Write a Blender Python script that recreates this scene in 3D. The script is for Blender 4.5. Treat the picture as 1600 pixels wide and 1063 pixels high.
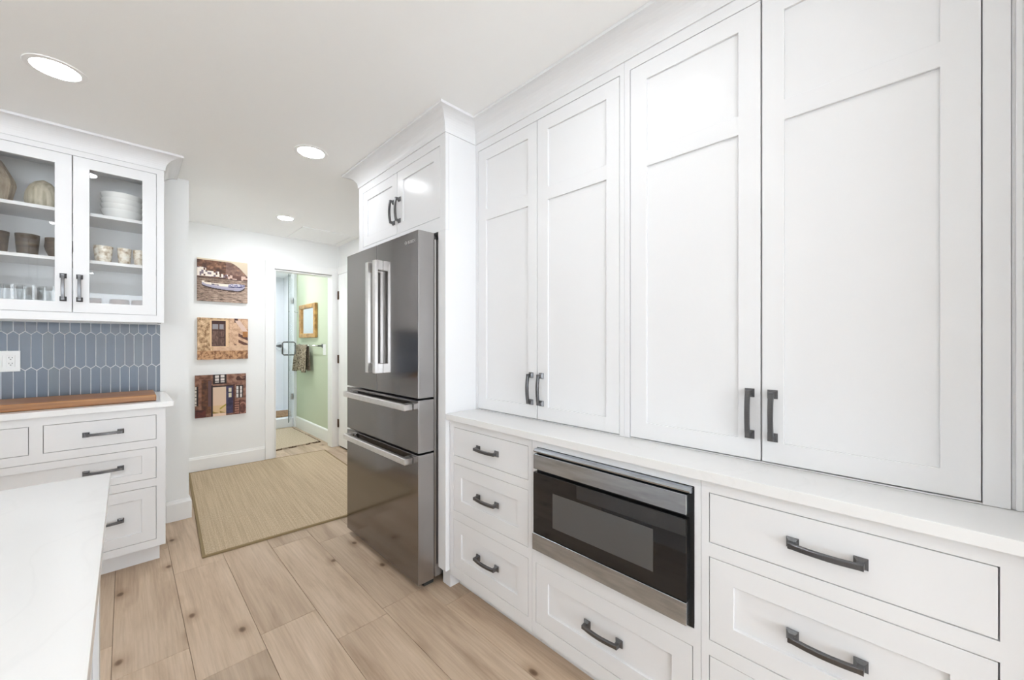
import bpy, bmesh, math, random
from mathutils import Matrix, Vector, noise
random.seed(7)
R = math.radians
PI = math.pi

# ------------------------------------------------------------------ scene reset
for o in list(bpy.data.objects):
    bpy.data.objects.remove(o, do_unlink=True)
scene = bpy.context.scene
C = scene.collection

# ------------------------------------------------------------------ camera
cam_d = bpy.data.cameras.new('camera')
cam = bpy.data.objects.new('camera', cam_d)
C.objects.link(cam)
cam.location = (0.0, 0.0, 1.27)
cam.rotation_euler = (R(90), 0, -0.7845)
cam_d.sensor_fit = 'HORIZONTAL'
cam_d.sensor_width = 36.0
cam_d.lens = 606.0 / 1600.0 * 36.0
cam_d.shift_y = 3.8 / 1600.0
cam_d.clip_start = 0.01
scene.camera = cam

# ------------------------------------------------------------------ exposure and world
EXPOSURE = -0.04
LAMP = 66.0            # radiance of the recessed lamps: kitchen, hall, added bathroom fill
LAMP_HALL = 325.0
BATH_FILL = 280.0
BULB = 1.0            # radiance of the pendant bulbs
SKY = 9.6              # overcast sky
scene.view_settings.view_transform = 'Standard'
scene.view_settings.look = 'None'
scene.view_settings.exposure = EXPOSURE
scene.view_settings.gamma = 1.0
scene.view_settings.use_curve_mapping = False
scene.cycles.max_bounces = 14
scene.cycles.diffuse_bounces = 10
scene.cycles.transparent_max_bounces = 16
world = bpy.data.worlds.new('overcast_sky')
scene.world = world
world.use_nodes = True
bg = world.node_tree.nodes['Background']
bg.inputs[0].default_value = (0.875, 0.95, 1.02, 1)
bg.inputs[1].default_value = SKY

def portal(name, loc, rot, sx, sy):
    l = bpy.data.lights.new(name, 'AREA')
    l.shape = 'RECTANGLE'; l.size = sx; l.size_y = sy
    l.cycles.is_portal = True
    o = bpy.data.objects.new(name, l); C.objects.link(o)
    o.location = loc; o.rotation_euler = rot
portal('window_portal', (-1.1, -4.70, 1.17), (R(-90), 0, 0), 5.5, 2.3)

# ------------------------------------------------------------------ materials
def new_mat(name):
    m = bpy.data.materials.new(name); m.use_nodes = True
    nt = m.node_tree
    b = nt.nodes['Principled BSDF']
    return m, nt, b

def N(nt, kind, **kw):
    n = nt.nodes.new(kind)
    for k, v in kw.items():
        setattr(n, k, v)
    return n

def plain(name, col, rough=0.5, metal=0.0, spec=0.5, coat=0.0, bump=0.0, bscale=60.0, var=0.0):
    m, nt, b = new_mat(name)
    b.inputs['Base Color'].default_value = (*col, 1)
    b.inputs['Roughness'].default_value = rough
    b.inputs['Metallic'].default_value = metal
    b.inputs['Specular IOR Level'].default_value = spec
    b.inputs['Coat Weight'].default_value = coat
    b.inputs['Coat Roughness'].default_value = 0.08
    if bump > 0 or var > 0:
        tc = N(nt, 'ShaderNodeTexCoord')
        nz = N(nt, 'ShaderNodeTexNoise'); nz.inputs['Scale'].default_value = bscale
        nz.inputs['Detail'].default_value = 4
        nt.links.new(tc.outputs['Object'], nz.inputs['Vector'])
        if bump > 0:
            bp = N(nt, 'ShaderNodeBump'); bp.inputs['Strength'].default_value = bump
            bp.inputs['Distance'].default_value = 0.002
            nt.links.new(nz.outputs['Fac'], bp.inputs['Height'])
            nt.links.new(bp.outputs['Normal'], b.inputs['Normal'])
        if var > 0:
            mx = N(nt, 'ShaderNodeMix', data_type='RGBA')
            mx.inputs[6].default_value = (*[c * (1 - var) for c in col], 1)
            mx.inputs[7].default_value = (*[min(1, c * (1 + var)) for c in col], 1)
            nt.links.new(nz.outputs['Fac'], mx.inputs[0])
            nt.links.new(mx.outputs[2], b.inputs['Base Color'])
    return m

def ramp(nt, fac, stops):
    r = N(nt, 'ShaderNodeValToRGB')
    e = r.color_ramp.elements
    while len(e) < len(stops):
        e.new(0.5)
    for i, (p, c) in enumerate(stops):
        e[i].position = p; e[i].color = (*c, 1)
    nt.links.new(fac, r.inputs[0])
    return r.outputs[0]

def stretched(nt, sx, sy, sz, rand=0.0):
    tc = N(nt, 'ShaderNodeTexCoord')
    mp = N(nt, 'ShaderNodeMapping')
    mp.inputs['Scale'].default_value = (sx, sy, sz)
    nt.links.new(tc.outputs['Object'], mp.inputs['Vector'])
    if rand > 0:
        oi = N(nt, 'ShaderNodeObjectInfo')
        ml = N(nt, 'ShaderNodeMath', operation='MULTIPLY'); ml.inputs[1].default_value = rand
        nt.links.new(oi.outputs['Random'], ml.inputs[0])
        ad = N(nt, 'ShaderNodeVectorMath', operation='ADD')
        nt.links.new(mp.outputs[0], ad.inputs[0]); nt.links.new(ml.outputs[0], ad.inputs[1])
        return ad.outputs[0], oi
    return mp.outputs[0], None

def oak_floor():
    m, nt, b = new_mat('oak_plank')
    L = nt.links
    v, oi = stretched(nt, 7.0, 0.75, 1.0, 37.0)
    n1 = N(nt, 'ShaderNodeTexNoise'); n1.inputs['Scale'].default_value = 1.6; n1.inputs['Detail'].default_value = 8
    n1.inputs['Roughness'].default_value = 0.6; n1.inputs['Distortion'].default_value = 0.6
    L.new(v, n1.inputs['Vector'])
    c1 = ramp(nt, n1.outputs['Fac'], [(0.28, (0.40, 0.288, 0.202)), (0.5, (0.54, 0.412, 0.300)), (0.72, (0.63, 0.495, 0.375))])
    v2, _ = stretched(nt, 120.0, 4.0, 1.0, 11.0)
    n2 = N(nt, 'ShaderNodeTexNoise'); n2.inputs['Scale'].default_value = 1.0; n2.inputs['Detail'].default_value = 3
    L.new(v2, n2.inputs['Vector'])
    g = ramp(nt, n2.outputs['Fac'], [(0.3, (0.86, 0.85, 0.84)), (0.6, (1.0, 1.0, 1.0))])
    mx = N(nt, 'ShaderNodeMix', data_type='RGBA', blend_type='MULTIPLY'); mx.inputs[0].default_value = 1.0
    L.new(c1, mx.inputs[6]); L.new(g, mx.inputs[7])
    # knots
    v3, _ = stretched(nt, 5.2, 3.2, 1.0, 23.0)
    vo = N(nt, 'ShaderNodeTexVoronoi', voronoi_dimensions='2D'); vo.inputs['Scale'].default_value = 1.0
    nd = N(nt, 'ShaderNodeTexNoise'); nd.inputs['Scale'].default_value = 12.0
    tcn = N(nt, 'ShaderNodeTexCoord'); L.new(tcn.outputs['Object'], nd.inputs['Vector'])
    ad = N(nt, 'ShaderNodeMixRGB'); ad.inputs[0].default_value = 0.05
    L.new(v3, ad.inputs[1]); L.new(nd.outputs['Color'], ad.inputs[2])
    L.new(ad.outputs[0], vo.inputs['Vector'])
    k = ramp(nt, vo.outputs['Distance'], [(0.0, (0.24, 0.18, 0.14)), (0.040, (0.36, 0.29, 0.24)), (0.075, (0.78, 0.74, 0.70)), (0.24, (1, 1, 1))])
    sep = N(nt, 'ShaderNodeSeparateColor'); L.new(vo.outputs['Color'], sep.inputs[0])
    gt = N(nt, 'ShaderNodeMath', operation='GREATER_THAN'); gt.inputs[1].default_value = 0.68
    L.new(sep.outputs[0], gt.inputs[0])
    mk = N(nt, 'ShaderNodeMix', data_type='RGBA', blend_type='MULTIPLY')
    L.new(gt.outputs[0], mk.inputs[0]); L.new(mx.outputs[2], mk.inputs[6]); L.new(k, mk.inputs[7])
    # plank to plank tone
    mr = N(nt, 'ShaderNodeMapRange'); mr.inputs[3].default_value = 0.90; mr.inputs[4].default_value = 1.08
    L.new(oi.outputs['Random'], mr.inputs[0])
    hs = N(nt, 'ShaderNodeHueSaturation'); L.new(mr.outputs[0], hs.inputs['Value']); L.new(mk.outputs[2], hs.inputs['Color'])
    L.new(hs.outputs[0], b.inputs['Base Color'])
    b.inputs['Roughness'].default_value = 0.48
    b.inputs['Specular IOR Level'].default_value = 0.35
    bp = N(nt, 'ShaderNodeBump'); bp.inputs['Strength'].default_value = 0.15; bp.inputs['Distance'].default_value = 0.001
    L.new(n2.outputs['Fac'], bp.inputs['Height']); L.new(bp.outputs['Normal'], b.inputs['Normal'])
    return m

def grained_wood(name, cols, sx, sy, sz, rough=0.45):
    m, nt, b = new_mat(name)
    v, oi = stretched(nt, sx, sy, sz, 9.0)
    n1 = N(nt, 'ShaderNodeTexNoise'); n1.inputs['Scale'].default_value = 1.0; n1.inputs['Detail'].default_value = 6
    n1.inputs['Distortion'].default_value = 0.4
    nt.links.new(v, n1.inputs['Vector'])
    c = ramp(nt, n1.outputs['Fac'], [(0.3, cols[0]), (0.5, cols[1]), (0.7, cols[2])])
    nt.links.new(c, b.inputs['Base Color'])
    b.inputs['Roughness'].default_value = rough
    return m

def quartz():
    m, nt, b = new_mat('white_quartz')
    L = nt.links
    tc = N(nt, 'ShaderNodeTexCoord')
    nz = N(nt, 'ShaderNodeTexNoise'); nz.inputs['Scale'].default_value = 2.3; nz.inputs['Detail'].default_value = 7
    nz.inputs['Distortion'].default_value = 1.4
    L.new(tc.outputs['Object'], nz.inputs['Vector'])
    c = ramp(nt, nz.outputs['Fac'], [(0.0, (0.76, 0.76, 0.758)), (0.485, (0.76, 0.76, 0.758)), (0.5, (0.74, 0.74, 0.738)), (0.515, (0.76, 0.76, 0.758))])
    L.new(c, b.inputs['Base Color'])
    b.inputs['Roughness'].default_value = 0.16
    return m

def brushed(name, col, rough, sx, sy, sz, amt=0.12):
    m, nt, b = new_mat(name)
    v, _ = stretched(nt, sx, sy, sz)
    nz = N(nt, 'ShaderNodeTexNoise'); nz.inputs['Scale'].default_value = 1.0; nz.inputs['Detail'].default_value = 3
    nt.links.new(v, nz.inputs['Vector'])
    c = ramp(nt, nz.outputs['Fac'], [(0.3, tuple(x * (1 - amt) for x in col)), (0.7, tuple(x * (1 + amt) for x in col))])
    nt.links.new(c, b.inputs['Base Color'])
    b.inputs['Metallic'].default_value = 1.0
    b.inputs['Roughness'].default_value = rough
    return m

def thin_glass(name, tint=(0.995, 0.997, 0.995), refl=0.8):
    m = bpy.data.materials.new(name); m.use_nodes = True
    nt = m.node_tree; nt.nodes.clear()
    out = N(nt, 'ShaderNodeOutputMaterial')
    tr = N(nt, 'ShaderNodeBsdfTransparent'); tr.inputs[0].default_value = (*tint, 1)
    gl = N(nt, 'ShaderNodeBsdfGlossy'); gl.inputs['Roughness'].default_value = 0.02
    fr = N(nt, 'ShaderNodeLayerWeight'); fr.inputs[0].default_value = 0.5
    pw = N(nt, 'ShaderNodeMath', operation='POWER'); pw.inputs[1].default_value = 4.5
    ma = N(nt, 'ShaderNodeMath', operation='MULTIPLY_ADD'); ma.inputs[1].default_value = 0.75; ma.inputs[2].default_value = 0.04
    ml = N(nt, 'ShaderNodeMath', operation='MULTIPLY'); ml.inputs[1].default_value = refl
    nt.links.new(fr.outputs['Facing'], pw.inputs[0]); nt.links.new(pw.outputs[0], ma.inputs[0])
    mx = N(nt, 'ShaderNodeMixShader')
    nt.links.new(ma.outputs[0], ml.inputs[0]); nt.links.new(ml.outputs[0], mx.inputs[0])
    nt.links.new(tr.outputs[0], mx.inputs[1]); nt.links.new(gl.outputs[0], mx.inputs[2])
    nt.links.new(mx.outputs[0], out.inputs[0])
    return m

def emitter(name, col, s):
    m, nt, b = new_mat(name)
    b.inputs['Base Color'].default_value = (0.9, 0.9, 0.9, 1)
    b.inputs['Emission Color'].default_value = (*col, 1)
    b.inputs['Emission Strength'].default_value = s
    return m

def painted(name):
    m, nt, b = new_mat(name)
    a = N(nt, 'ShaderNodeAttribute'); a.attribute_name = 'print_colour'
    nt.links.new(a.outputs['Color'], b.inputs['Base Color'])
    b.inputs['Roughness'].default_value = 0.6
    return m

def sisal():
    m, nt, b = new_mat('sisal_weave')
    L = nt.links
    v, _ = stretched(nt, 260.0, 60.0, 1.0)
    n1 = N(nt, 'ShaderNodeTexNoise'); n1.inputs['Scale'].default_value = 1.0; n1.inputs['Detail'].default_value = 4
    L.new(v, n1.inputs['Vector'])
    c = ramp(nt, n1.outputs['Fac'], [(0.28, (0.43, 0.335, 0.225)), (0.5, (0.54, 0.432, 0.305)), (0.72, (0.64, 0.53, 0.395))])
    v2, _ = stretched(nt, 95.0, 1.6, 1.0)
    n2 = N(nt, 'ShaderNodeTexNoise'); n2.inputs['Scale'].default_value = 1.0
    L.new(v2, n2.inputs['Vector'])
    c2 = ramp(nt, n2.outputs['Fac'], [(0.35, (0.86, 0.85, 0.83)), (0.65, (1.04, 1.04, 1.04))])
    mx = N(nt, 'ShaderNodeMix', data_type='RGBA', blend_type='MULTIPLY'); mx.inputs[0].default_value = 1
    L.new(c, mx.inputs[6]); L.new(c2, mx.inputs[7]); L.new(mx.outputs[2], b.inputs['Base Color'])
    b.inputs['Roughness'].default_value = 0.95; b.inputs['Specular IOR Level'].default_value = 0.1
    bp = N(nt, 'ShaderNodeBump'); bp.inputs['Strength'].default_value = 0.35; bp.inputs['Distance'].default_value = 0.0015
    L.new(n1.outputs['Fac'], bp.inputs['Height']); L.new(bp.outputs['Normal'], b.inputs['Normal'])
    return m

def speckled(name, cols, scale, rough=0.8):
    m, nt, b = new_mat(name)
    tc = N(nt, 'ShaderNodeTexCoord')
    vo = N(nt, 'ShaderNodeTexNoise'); vo.inputs['Scale'].default_value = scale; vo.inputs['Detail'].default_value = 5
    nt.links.new(tc.outputs['Object'], vo.inputs['Vector'])
    c = ramp(nt, vo.outputs['Fac'], cols)
    nt.links.new(c, b.inputs['Base Color'])
    b.inputs['Roughness'].default_value = rough
    return m

M = {}
M['cab'] = plain('white_cabinet_paint', (0.765, 0.768, 0.78), 0.20, spec=0.11)
M['wall'] = plain('off_white_wall_paint', (0.825, 0.83, 0.825), 0.6, bump=0.08, bscale=220)
M['ceiling'] = plain('ceiling_paint', (0.895, 0.90, 0.895), 0.75, bump=0.06, bscale=160)
M['trim'] = plain('white_trim_paint', (0.85, 0.85, 0.845), 0.35)
M['green'] = plain('sage_green_paint', (0.55, 0.605, 0.46), 0.55)
M['shower'] = plain('shower_white_tile', (0.78, 0.80, 0.85), 0.25)
M['floor'] = oak_floor()
M['floor_joint'] = plain('floor_joint', (0.10, 0.07, 0.05), 0.8)
M['quartz'] = quartz()
M['pull'] = brushed('gunmetal_pull', (0.150, 0.150, 0.155), 0.34, 30, 30, 400, 0.08)
M['fridge'] = brushed('dark_stainless', (0.250, 0.235, 0.230), 0.13, 2, 700, 4, 0.04)
M['fridge_edge'] = brushed('stainless_edge', (0.42, 0.405, 0.40), 0.30, 2, 600, 4, 0.05)
M['bar'] = brushed('satin_bar', (0.80, 0.785, 0.775), 0.30, 40, 40, 40, 0.04)
M['steel'] = brushed('stainless_band', (0.46, 0.495, 0.54), 0.27, 4, 9, 60, 0.16)
M['chrome'] = plain('chrome', (0.75, 0.75, 0.76), 0.12, 1.0)
M['black'] = plain('black_plastic', (0.012, 0.012, 0.012), 0.45)
M['black_glass'] = plain('black_glass', (0.010, 0.010, 0.011), 0.04, spec=0.6)
M['mesh_glass'] = plain('microwave_window', (0.085, 0.085, 0.085), 0.06, spec=0.6)
M['ctrl'] = plain('control_glass', (0.03, 0.03, 0.031), 0.10, spec=0.6)
M['dark'] = plain('dark_gap', (0.03, 0.03, 0.03), 0.8)
M['glass'] = thin_glass('cabinet_glass')
M['clear'] = thin_glass('clear_tumbler_glass', (0.975, 0.98, 0.98), 0.9)
M['shower_glass'] = thin_glass('shower_glass_sheet', (0.96, 0.98, 0.98))
M['glass_edge'] = plain('glass_edge', (0.14, 0.16, 0.17), 0.2)
M['grout'] = plain('pale_grout', (0.80, 0.81, 0.83), 0.85)
M['plastic'] = plain('white_plastic', (0.82, 0.82, 0.81), 0.35)
M['slot'] = plain('slot_dark', (0.05, 0.05, 0.05), 0.6)
M['board'] = grained_wood('acacia_board', [(0.15, 0.05, 0.010), (0.29, 0.115, 0.024), (0.40, 0.18, 0.045)], 2.0, 45.0, 45.0, 0.35)
M['bowlwood'] = grained_wood('walnut_bowl', [(0.045, 0.030, 0.020), (0.085, 0.058, 0.038), (0.14, 0.095, 0.06)], 10, 10, 50, 0.5)
M['vase'] = grained_wood('taupe_striped_ceramic', [(0.20, 0.155, 0.115), (0.33, 0.27, 0.205), (0.45, 0.39, 0.31)], 70, 70, 6, 0.6)
M['vase2'] = grained_wood('pale_striped_ceramic', [(0.32, 0.28, 0.20), (0.48, 0.44, 0.34), (0.60, 0.55, 0.45)], 60, 60, 5, 0.6)
M['china'] = plain('white_china', (0.84, 0.84, 0.83), 0.2)
M['mosaic'] = speckled('cream_mosaic_glass', [(0.30, (0.30, 0.21, 0.13)), (0.42, (0.60, 0.50, 0.38)), (0.55, (0.80, 0.74, 0.64)), (0.7, (0.88, 0.85, 0.78))], 45, 0.25)
M['amber'] = plain('dark_amber_glass', (0.15, 0.065, 0.028), 0.3, spec=0.3, bump=0.5, bscale=90)
M['iron'] = plain('black_iron', (0.012, 0.011, 0.011), 0.4)
M['hinge'] = plain('bronze_hinge', (0.10, 0.05, 0.025), 0.4, 0.8)
M['gold'] = grained_wood('gold_frame', [(0.22, 0.10, 0.02), (0.46, 0.25, 0.07), (0.62, 0.38, 0.13)], 14, 14, 14, 0.35)
M['mirror'] = plain('mirror_silver', (0.86, 0.87, 0.86), 0.02, 1.0)
M['towel'] = speckled('brown_print_towel', [(0.36, (0.06, 0.045, 0.03)), (0.48, (0.24, 0.19, 0.13)), (0.58, (0.42, 0.36, 0.28)), (0.7, (0.12, 0.09, 0.065))], 55, 0.95)
M['sisal'] = sisal()
M['binding'] = plain('rug_binding', (0.27, 0.20, 0.105), 0.9, bump=0.3, bscale=300)
M['bathmat'] = speckled('cream_bath_rug', [(0.35, (0.42, 0.33, 0.24)), (0.6, (0.56, 0.465, 0.36))], 70, 0.95)
M['fringe'] = plain('brown_fringe', (0.10, 0.06, 0.035), 0.95)
M['teak'] = grained_wood('teak_slat', [(0.20, 0.11, 0.05), (0.32, 0.19, 0.09), (0.40, 0.26, 0.14)], 40, 3, 3, 0.6)
M['canvas'] = plain('canvas_edge', (0.34, 0.27, 0.2), 0.8)
M['print'] = painted('canvas_print')
M['lamp'] = emitter('lamp_diffuser', (0.925, 0.965, 1.0), LAMP)
M['lamp_hall'] = emitter('hall_lamp_diffuser', (0.925, 0.965, 1.0), LAMP_HALL)
M['bath_fill'] = emitter('bathroom_fill_diffuser', (0.93, 0.965, 1.0), BATH_FILL)
M['bulb'] = emitter('pendant_bulb', (1.0, 0.98, 0.95), BULB)
TILES = [plain('blue_grey_tile_%d' % i, c, 0.30, spec=0.35, var=0.04, bscale=12) for i, c in enumerate(
    [(0.140, 0.172, 0.225), (0.150, 0.177, 0.222), (0.156, 0.182, 0.216), (0.134, 0.161, 0.210), (0.150, 0.168, 0.206)])]

# ------------------------------------------------------------------ helpers
def link(o, parent=None):
    C.objects.link(o)
    if parent is not None:
        o.parent = parent
        if parent.type == 'EMPTY':
            o.matrix_parent_inverse = Matrix.Translation(-Vector(parent.location))
        else:
            o.matrix_parent_inverse = Matrix.Translation(-Vector(parent.location)) if parent.parent is None or parent.matrix_parent_inverse else Matrix()
    return o

def thing(name, label, cat, loc, group=None):
    e = bpy.data.objects.new(name, None)
    e.empty_display_size = 0.05
    C.objects.link(e)
    e.location = loc
    e['label'] = label; e['category'] = cat
    if group: e['group'] = group
    return e

def tag(o, label, cat, group=None):
    o['label'] = label; o['category'] = cat
    if group: o['group'] = group
    return o

def finish(bm, bevel=0.0, seg=1, angle=30):
    bmesh.ops.remove_doubles(bm, verts=bm.verts, dist=1e-6)
    bmesh.ops.recalc_face_normals(bm, faces=bm.faces)
    if bevel > 0:
        ed = [e for e in bm.edges if len(e.link_faces) == 2 and e.calc_face_angle(0) > R(angle)]
        bmesh.ops.bevel(bm, geom=ed, offset=bevel, segments=seg, affect='EDGES', profile=0.7, clamp_overlap=True)

def make(name, bm, mat, parent=None, bevel=0.0, seg=1, smooth=False, structure=False):
    finish(bm, bevel, seg)
    me = bpy.data.meshes.new(name)
    bm.to_mesh(me); bm.free()
    me.materials.append(mat)
    if smooth:
        for p in me.polygons: p.use_smooth = True
    o = bpy.data.objects.new(name, me)
    link(o, parent)
    if structure: o['kind'] = 'structure'
    return o

def bx(bm, x0, x1, y0, y1, z0, z1):
    v = [bm.verts.new((x, y, z)) for x in (x0, x1) for y in (y0, y1) for z in (z0, z1)]
    for f in ((0, 1, 3, 2), (4, 6, 7, 5), (0, 4, 5, 1), (2, 3, 7, 6), (0, 2, 6, 4), (1, 5, 7, 3)):
        bm.faces.new([v[i] for i in f])

def box(name, x0, x1, y0, y1, z0, z1, mat, parent=None, bevel=0.0, seg=1, structure=False):
    bm = bmesh.new(); bx(bm, x0, x1, y0, y1, z0, z1)
    return make(name, bm, mat, parent, bevel, seg, structure=structure)

# maps (along, depth into the wall, height) to the world
def map_right(xf):
    return lambda a, d, z: (xf + d, a, z)
def map_left(yf):
    return lambda a, d, z: (a, yf + d, z)

def plate(bm, Mp, a0, a1, z0, z1, d0, d1, holes=()):
    """flat board with rectangular holes: (a0,a1,z0,z1)"""
    As = sorted({a0, a1, *[h[0] for h in holes], *[h[1] for h in holes]})
    Zs = sorted({z0, z1, *[h[2] for h in holes], *[h[3] for h in holes]})
    As = [a for a in As if a0 - 1e-9 <= a <= a1 + 1e-9]; Zs = [z for z in Zs if z0 - 1e-9 <= z <= z1 + 1e-9]
    def solid(i, j):
        if i < 0 or j < 0 or i >= len(As) - 1 or j >= len(Zs) - 1: return False
        ca = (As[i] + As[i + 1]) / 2; cz = (Zs[j] + Zs[j + 1]) / 2
        return not any(h[0] < ca < h[1] and h[2] < cz < h[3] for h in holes)
    V = {}
    def v(i, j, k):
        if (i, j, k) not in V:
            V[i, j, k] = bm.verts.new(Mp(As[i], (d0, d1)[k], Zs[j]))
        return V[i, j, k]
    for i in range(len(As) - 1):
        for j in range(len(Zs) - 1):
            if not solid(i, j): continue
            for k in (0, 1):
                bm.faces.new([v(i, j, k), v(i + 1, j, k), v(i + 1, j + 1, k), v(i, j + 1, k)])
            for (di, dj, e) in ((-1, 0, ((i, j), (i, j + 1))), (1, 0, ((i + 1, j), (i + 1, j + 1))), (0, -1, ((i, j), (i + 1, j))), (0, 1, ((i, j + 1), (i + 1, j + 1)))):
                if not solid(i + di, j + dj):
                    p, q = e
                    bm.faces.new([v(*p, 0), v(*q, 0), v(*q, 1), v(*p, 1)])

def mbox(bm, Mp, a0, a1, d0, d1, z0, z1):
    p = [Mp(a, d, z) for a in (a0, a1) for d in (d0, d1) for z in (z0, z1)]
    v = [bm.verts.new(q) for q in p]
    for f in ((0, 1, 3, 2), (4, 6, 7, 5), (0, 4, 5, 1), (2, 3, 7, 6), (0, 2, 6, 4), (1, 5, 7, 3)):
        bm.faces.new([v[i] for i in f])

def part_box(name, Mp, a0, a1, d0, d1, z0, z1, mat, parent, bevel=0.0):
    bm = bmesh.new(); mbox(bm, Mp, a0, a1, d0, d1, z0, z1)
    return make(name, bm, mat, parent, bevel)

def lathe(name, prof, mat, parent=None, seg=32, loc=(0, 0, 0), smooth=True, sx=1.0, sy=1.0):
    bm = bmesh.new(); rings = []
    for r, z in prof:
        if r < 1e-5:
            rings.append([bm.verts.new((loc[0], loc[1], loc[2] + z))])
        else:
            rings.append([bm.verts.new((loc[0] + sx * r * math.cos(2 * PI * k / seg), loc[1] + sy * r * math.sin(2 * PI * k / seg), loc[2] + z)) for k in range(seg)])
    for A, B in zip(rings[:-1], rings[1:]):
        for k in range(seg):
            k2 = (k + 1) % seg
            if len(A) == 1 and len(B) == 1: continue
            if len(A) == 1: bm.faces.new([A[0], B[k2], B[k]])
            elif len(B) == 1: bm.faces.new([A[k], A[k2], B[0]])
            else: bm.faces.new([A[k], A[k2], B[k2], B[k]])
    o = make(name, bm, mat, parent, smooth=smooth)
    if smooth:
        try: o.data.set_sharp_from_angle(angle=R(38))
        except Exception: pass
    return o

def tube(bm, pts, r, seg=10, closed=False):
    pts = [Vector(p) for p in pts]; n = len(pts); rings = []
    up = Vector((0, 0, 1))
    prev = None
    for i, p in enumerate(pts):
        a = pts[i - 1] if (i > 0 or closed) else p
        b = pts[(i + 1) % n] if (i < n - 1 or closed) else p
        t = (b - a).normalized()
        if prev is None:
            u = t.cross(up)
            if u.length < 1e-3: u = t.cross(Vector((1, 0, 0)))
        else:
            u = prev - t * prev.dot(t)
        u.normalize(); prev = u
        w = t.cross(u)
        rr = r[i] if isinstance(r, (list, tuple)) else r
        rings.append([bm.verts.new(p + (u * math.cos(2 * PI * k / seg) + w * math.sin(2 * PI * k / seg)) * rr) for k in range(seg)])
    rng = range(n) if closed else range(n - 1)
    for i in rng:
        A, B = rings[i], rings[(i + 1) % n]
        for k in range(seg):
            bm.faces.new([A[k], A[(k + 1) % seg], B[(k + 1) % seg], B[k]])
    if not closed:
        bm.faces.new(rings[0]); bm.faces.new(rings[-1])

def sweep_profile(bm, path, normals, prof, cap=True):
    """path: corner points (x,y); normals: outward unit normal of each segment; prof: (out,z) closed loop"""
    n = len(path); cols = []
    for i, p in enumerate(path):
        if i == 0: m = Vector(normals[0])
        elif i == n - 1: m = Vector(normals[-1])
        else:
            a, b = Vector(normals[i - 1]), Vector(normals[i])
            m = (a + b) / (1 + a.dot(b))
        cols.append([bm.verts.new((p[0] + m.x * o, p[1] + m.y * o, z)) for o, z in prof])
    k = len(prof)
    for A, B in zip(cols[:-1], cols[1:]):
        for j in range(k):
            bm.faces.new([A[j], A[(j + 1) % k], B[(j + 1) % k], B[j]])
    if cap:
        bm.faces.new(cols[0]); bm.faces.new(cols[-1])

# ------------------------------------------------------------------ the setting
CEIL = 2.445
# floor: joint bed + planks
PW = 0.2268
YB = -4.6               # wall with the added glazed doors, behind the viewer
fl = box('floor', -4.0, 2.05, YB, 7.95, -0.06, -0.004, M['floor_joint'], structure=True)
known = {-1: [2.33, 1.30], 0: [2.087, 3.20], 1: [1.855, 2.805], 2: [1.962, 0.9], 3: [1.70, 2.735], 4: [1.745, 2.60], 5: [1.55, 2.9]}
hidden_bm = bmesh.new()
def plank(x0, x1, y0, y1):
    g = 0.0006; ch = 0.0012
    away = y1 < -0.4 or x1 < -1.3      # behind or beside the viewer
    bm = hidden_bm if away else bmesh.new()
    lo = [bm.verts.new((x, y, -0.004)) for x, y in ((x0 + g, y0 + g), (x1 - g, y0 + g), (x1 - g, y1 - g), (x0 + g, y1 - g))]
    mid = [bm.verts.new((x, y, -0.0012)) for x, y in ((x0 + g, y0 + g), (x1 - g, y0 + g), (x1 - g, y1 - g), (x0 + g, y1 - g))]
    hi = [bm.verts.new((x, y, 0.0)) for x, y in ((x0 + g + ch, y0 + g + ch), (x1 - g - ch, y0 + g + ch), (x1 - g - ch, y1 - g - ch), (x0 + g + ch, y1 - g - ch))]
    for A, B in ((lo, mid), (mid, hi)):
        for k in range(4): bm.faces.new([A[k], A[(k + 1) % 4], B[(k + 1) % 4], B[k]])
    bm.faces.new(hi); bm.faces.new(lo[::-1])
    if not away: make('plank', bm, M['floor'], fl)
col = -17
while True:
    x0 = -0.037 + col * PW; x1 = x0 + PW
    if x0 > 2.04: break
    if x1 > -4.0:
        js = list(known.get(col, [random.uniform(-4.3, -3.2)]))
        lo = min(js)
        while lo > -4.4: lo -= random.choice((1.05, 1.22, 1.3)); js.append(lo)
        hi = max(js)
        while hi < 7.8: hi += random.choice((1.05, 1.22, 1.3)); js.append(hi)
        js = sorted(js)
        js = [j for j in js if YB < j < 7.95]
        es = [YB] + js + [7.95]
        for a, b in zip(es[:-1], es[1:]):
            if b - a > 0.02: plank(max(x0, -4.0), min(x1, 2.05), a, b)
    col += 1

make('plank_field', hidden_bm, M['floor'], fl)['kind'] = 'stuff'
box('ceiling', -4.12, 2.17, YB - 0.12, 8.07, CEIL, CEIL + 0.1, M['ceiling'], structure=True)
# kitchen wall behind the glass cabinets, and its return along the hall
box('wall_left', -4.0, 0.329, 3.65, 3.77, 0, CEIL, M['wall'], structure=True)
box('wall_hall_left', 0.209, 0.329, 3.77, 4.87, 0, CEIL, M['wall'], structure=True)
bm = bmesh.new()
plate(bm, map_left(4.87), 0.209, 2.05, 0, CEIL, 0, 0.12, [(1.17, 1.78, 0, 2.077)])
make('wall_far', bm, M['wall'], structure=True)
box('wall_right', 1.86, 1.98, YB, 4.87, 0, CEIL, M['wall'], structure=True)
box('wall_shade_added', 1.10, 1.86, -0.43, -0.301, 0, CEIL, M['wall'], structure=True)  # unseen wall stub added to shade the right end of the cabinets
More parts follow.
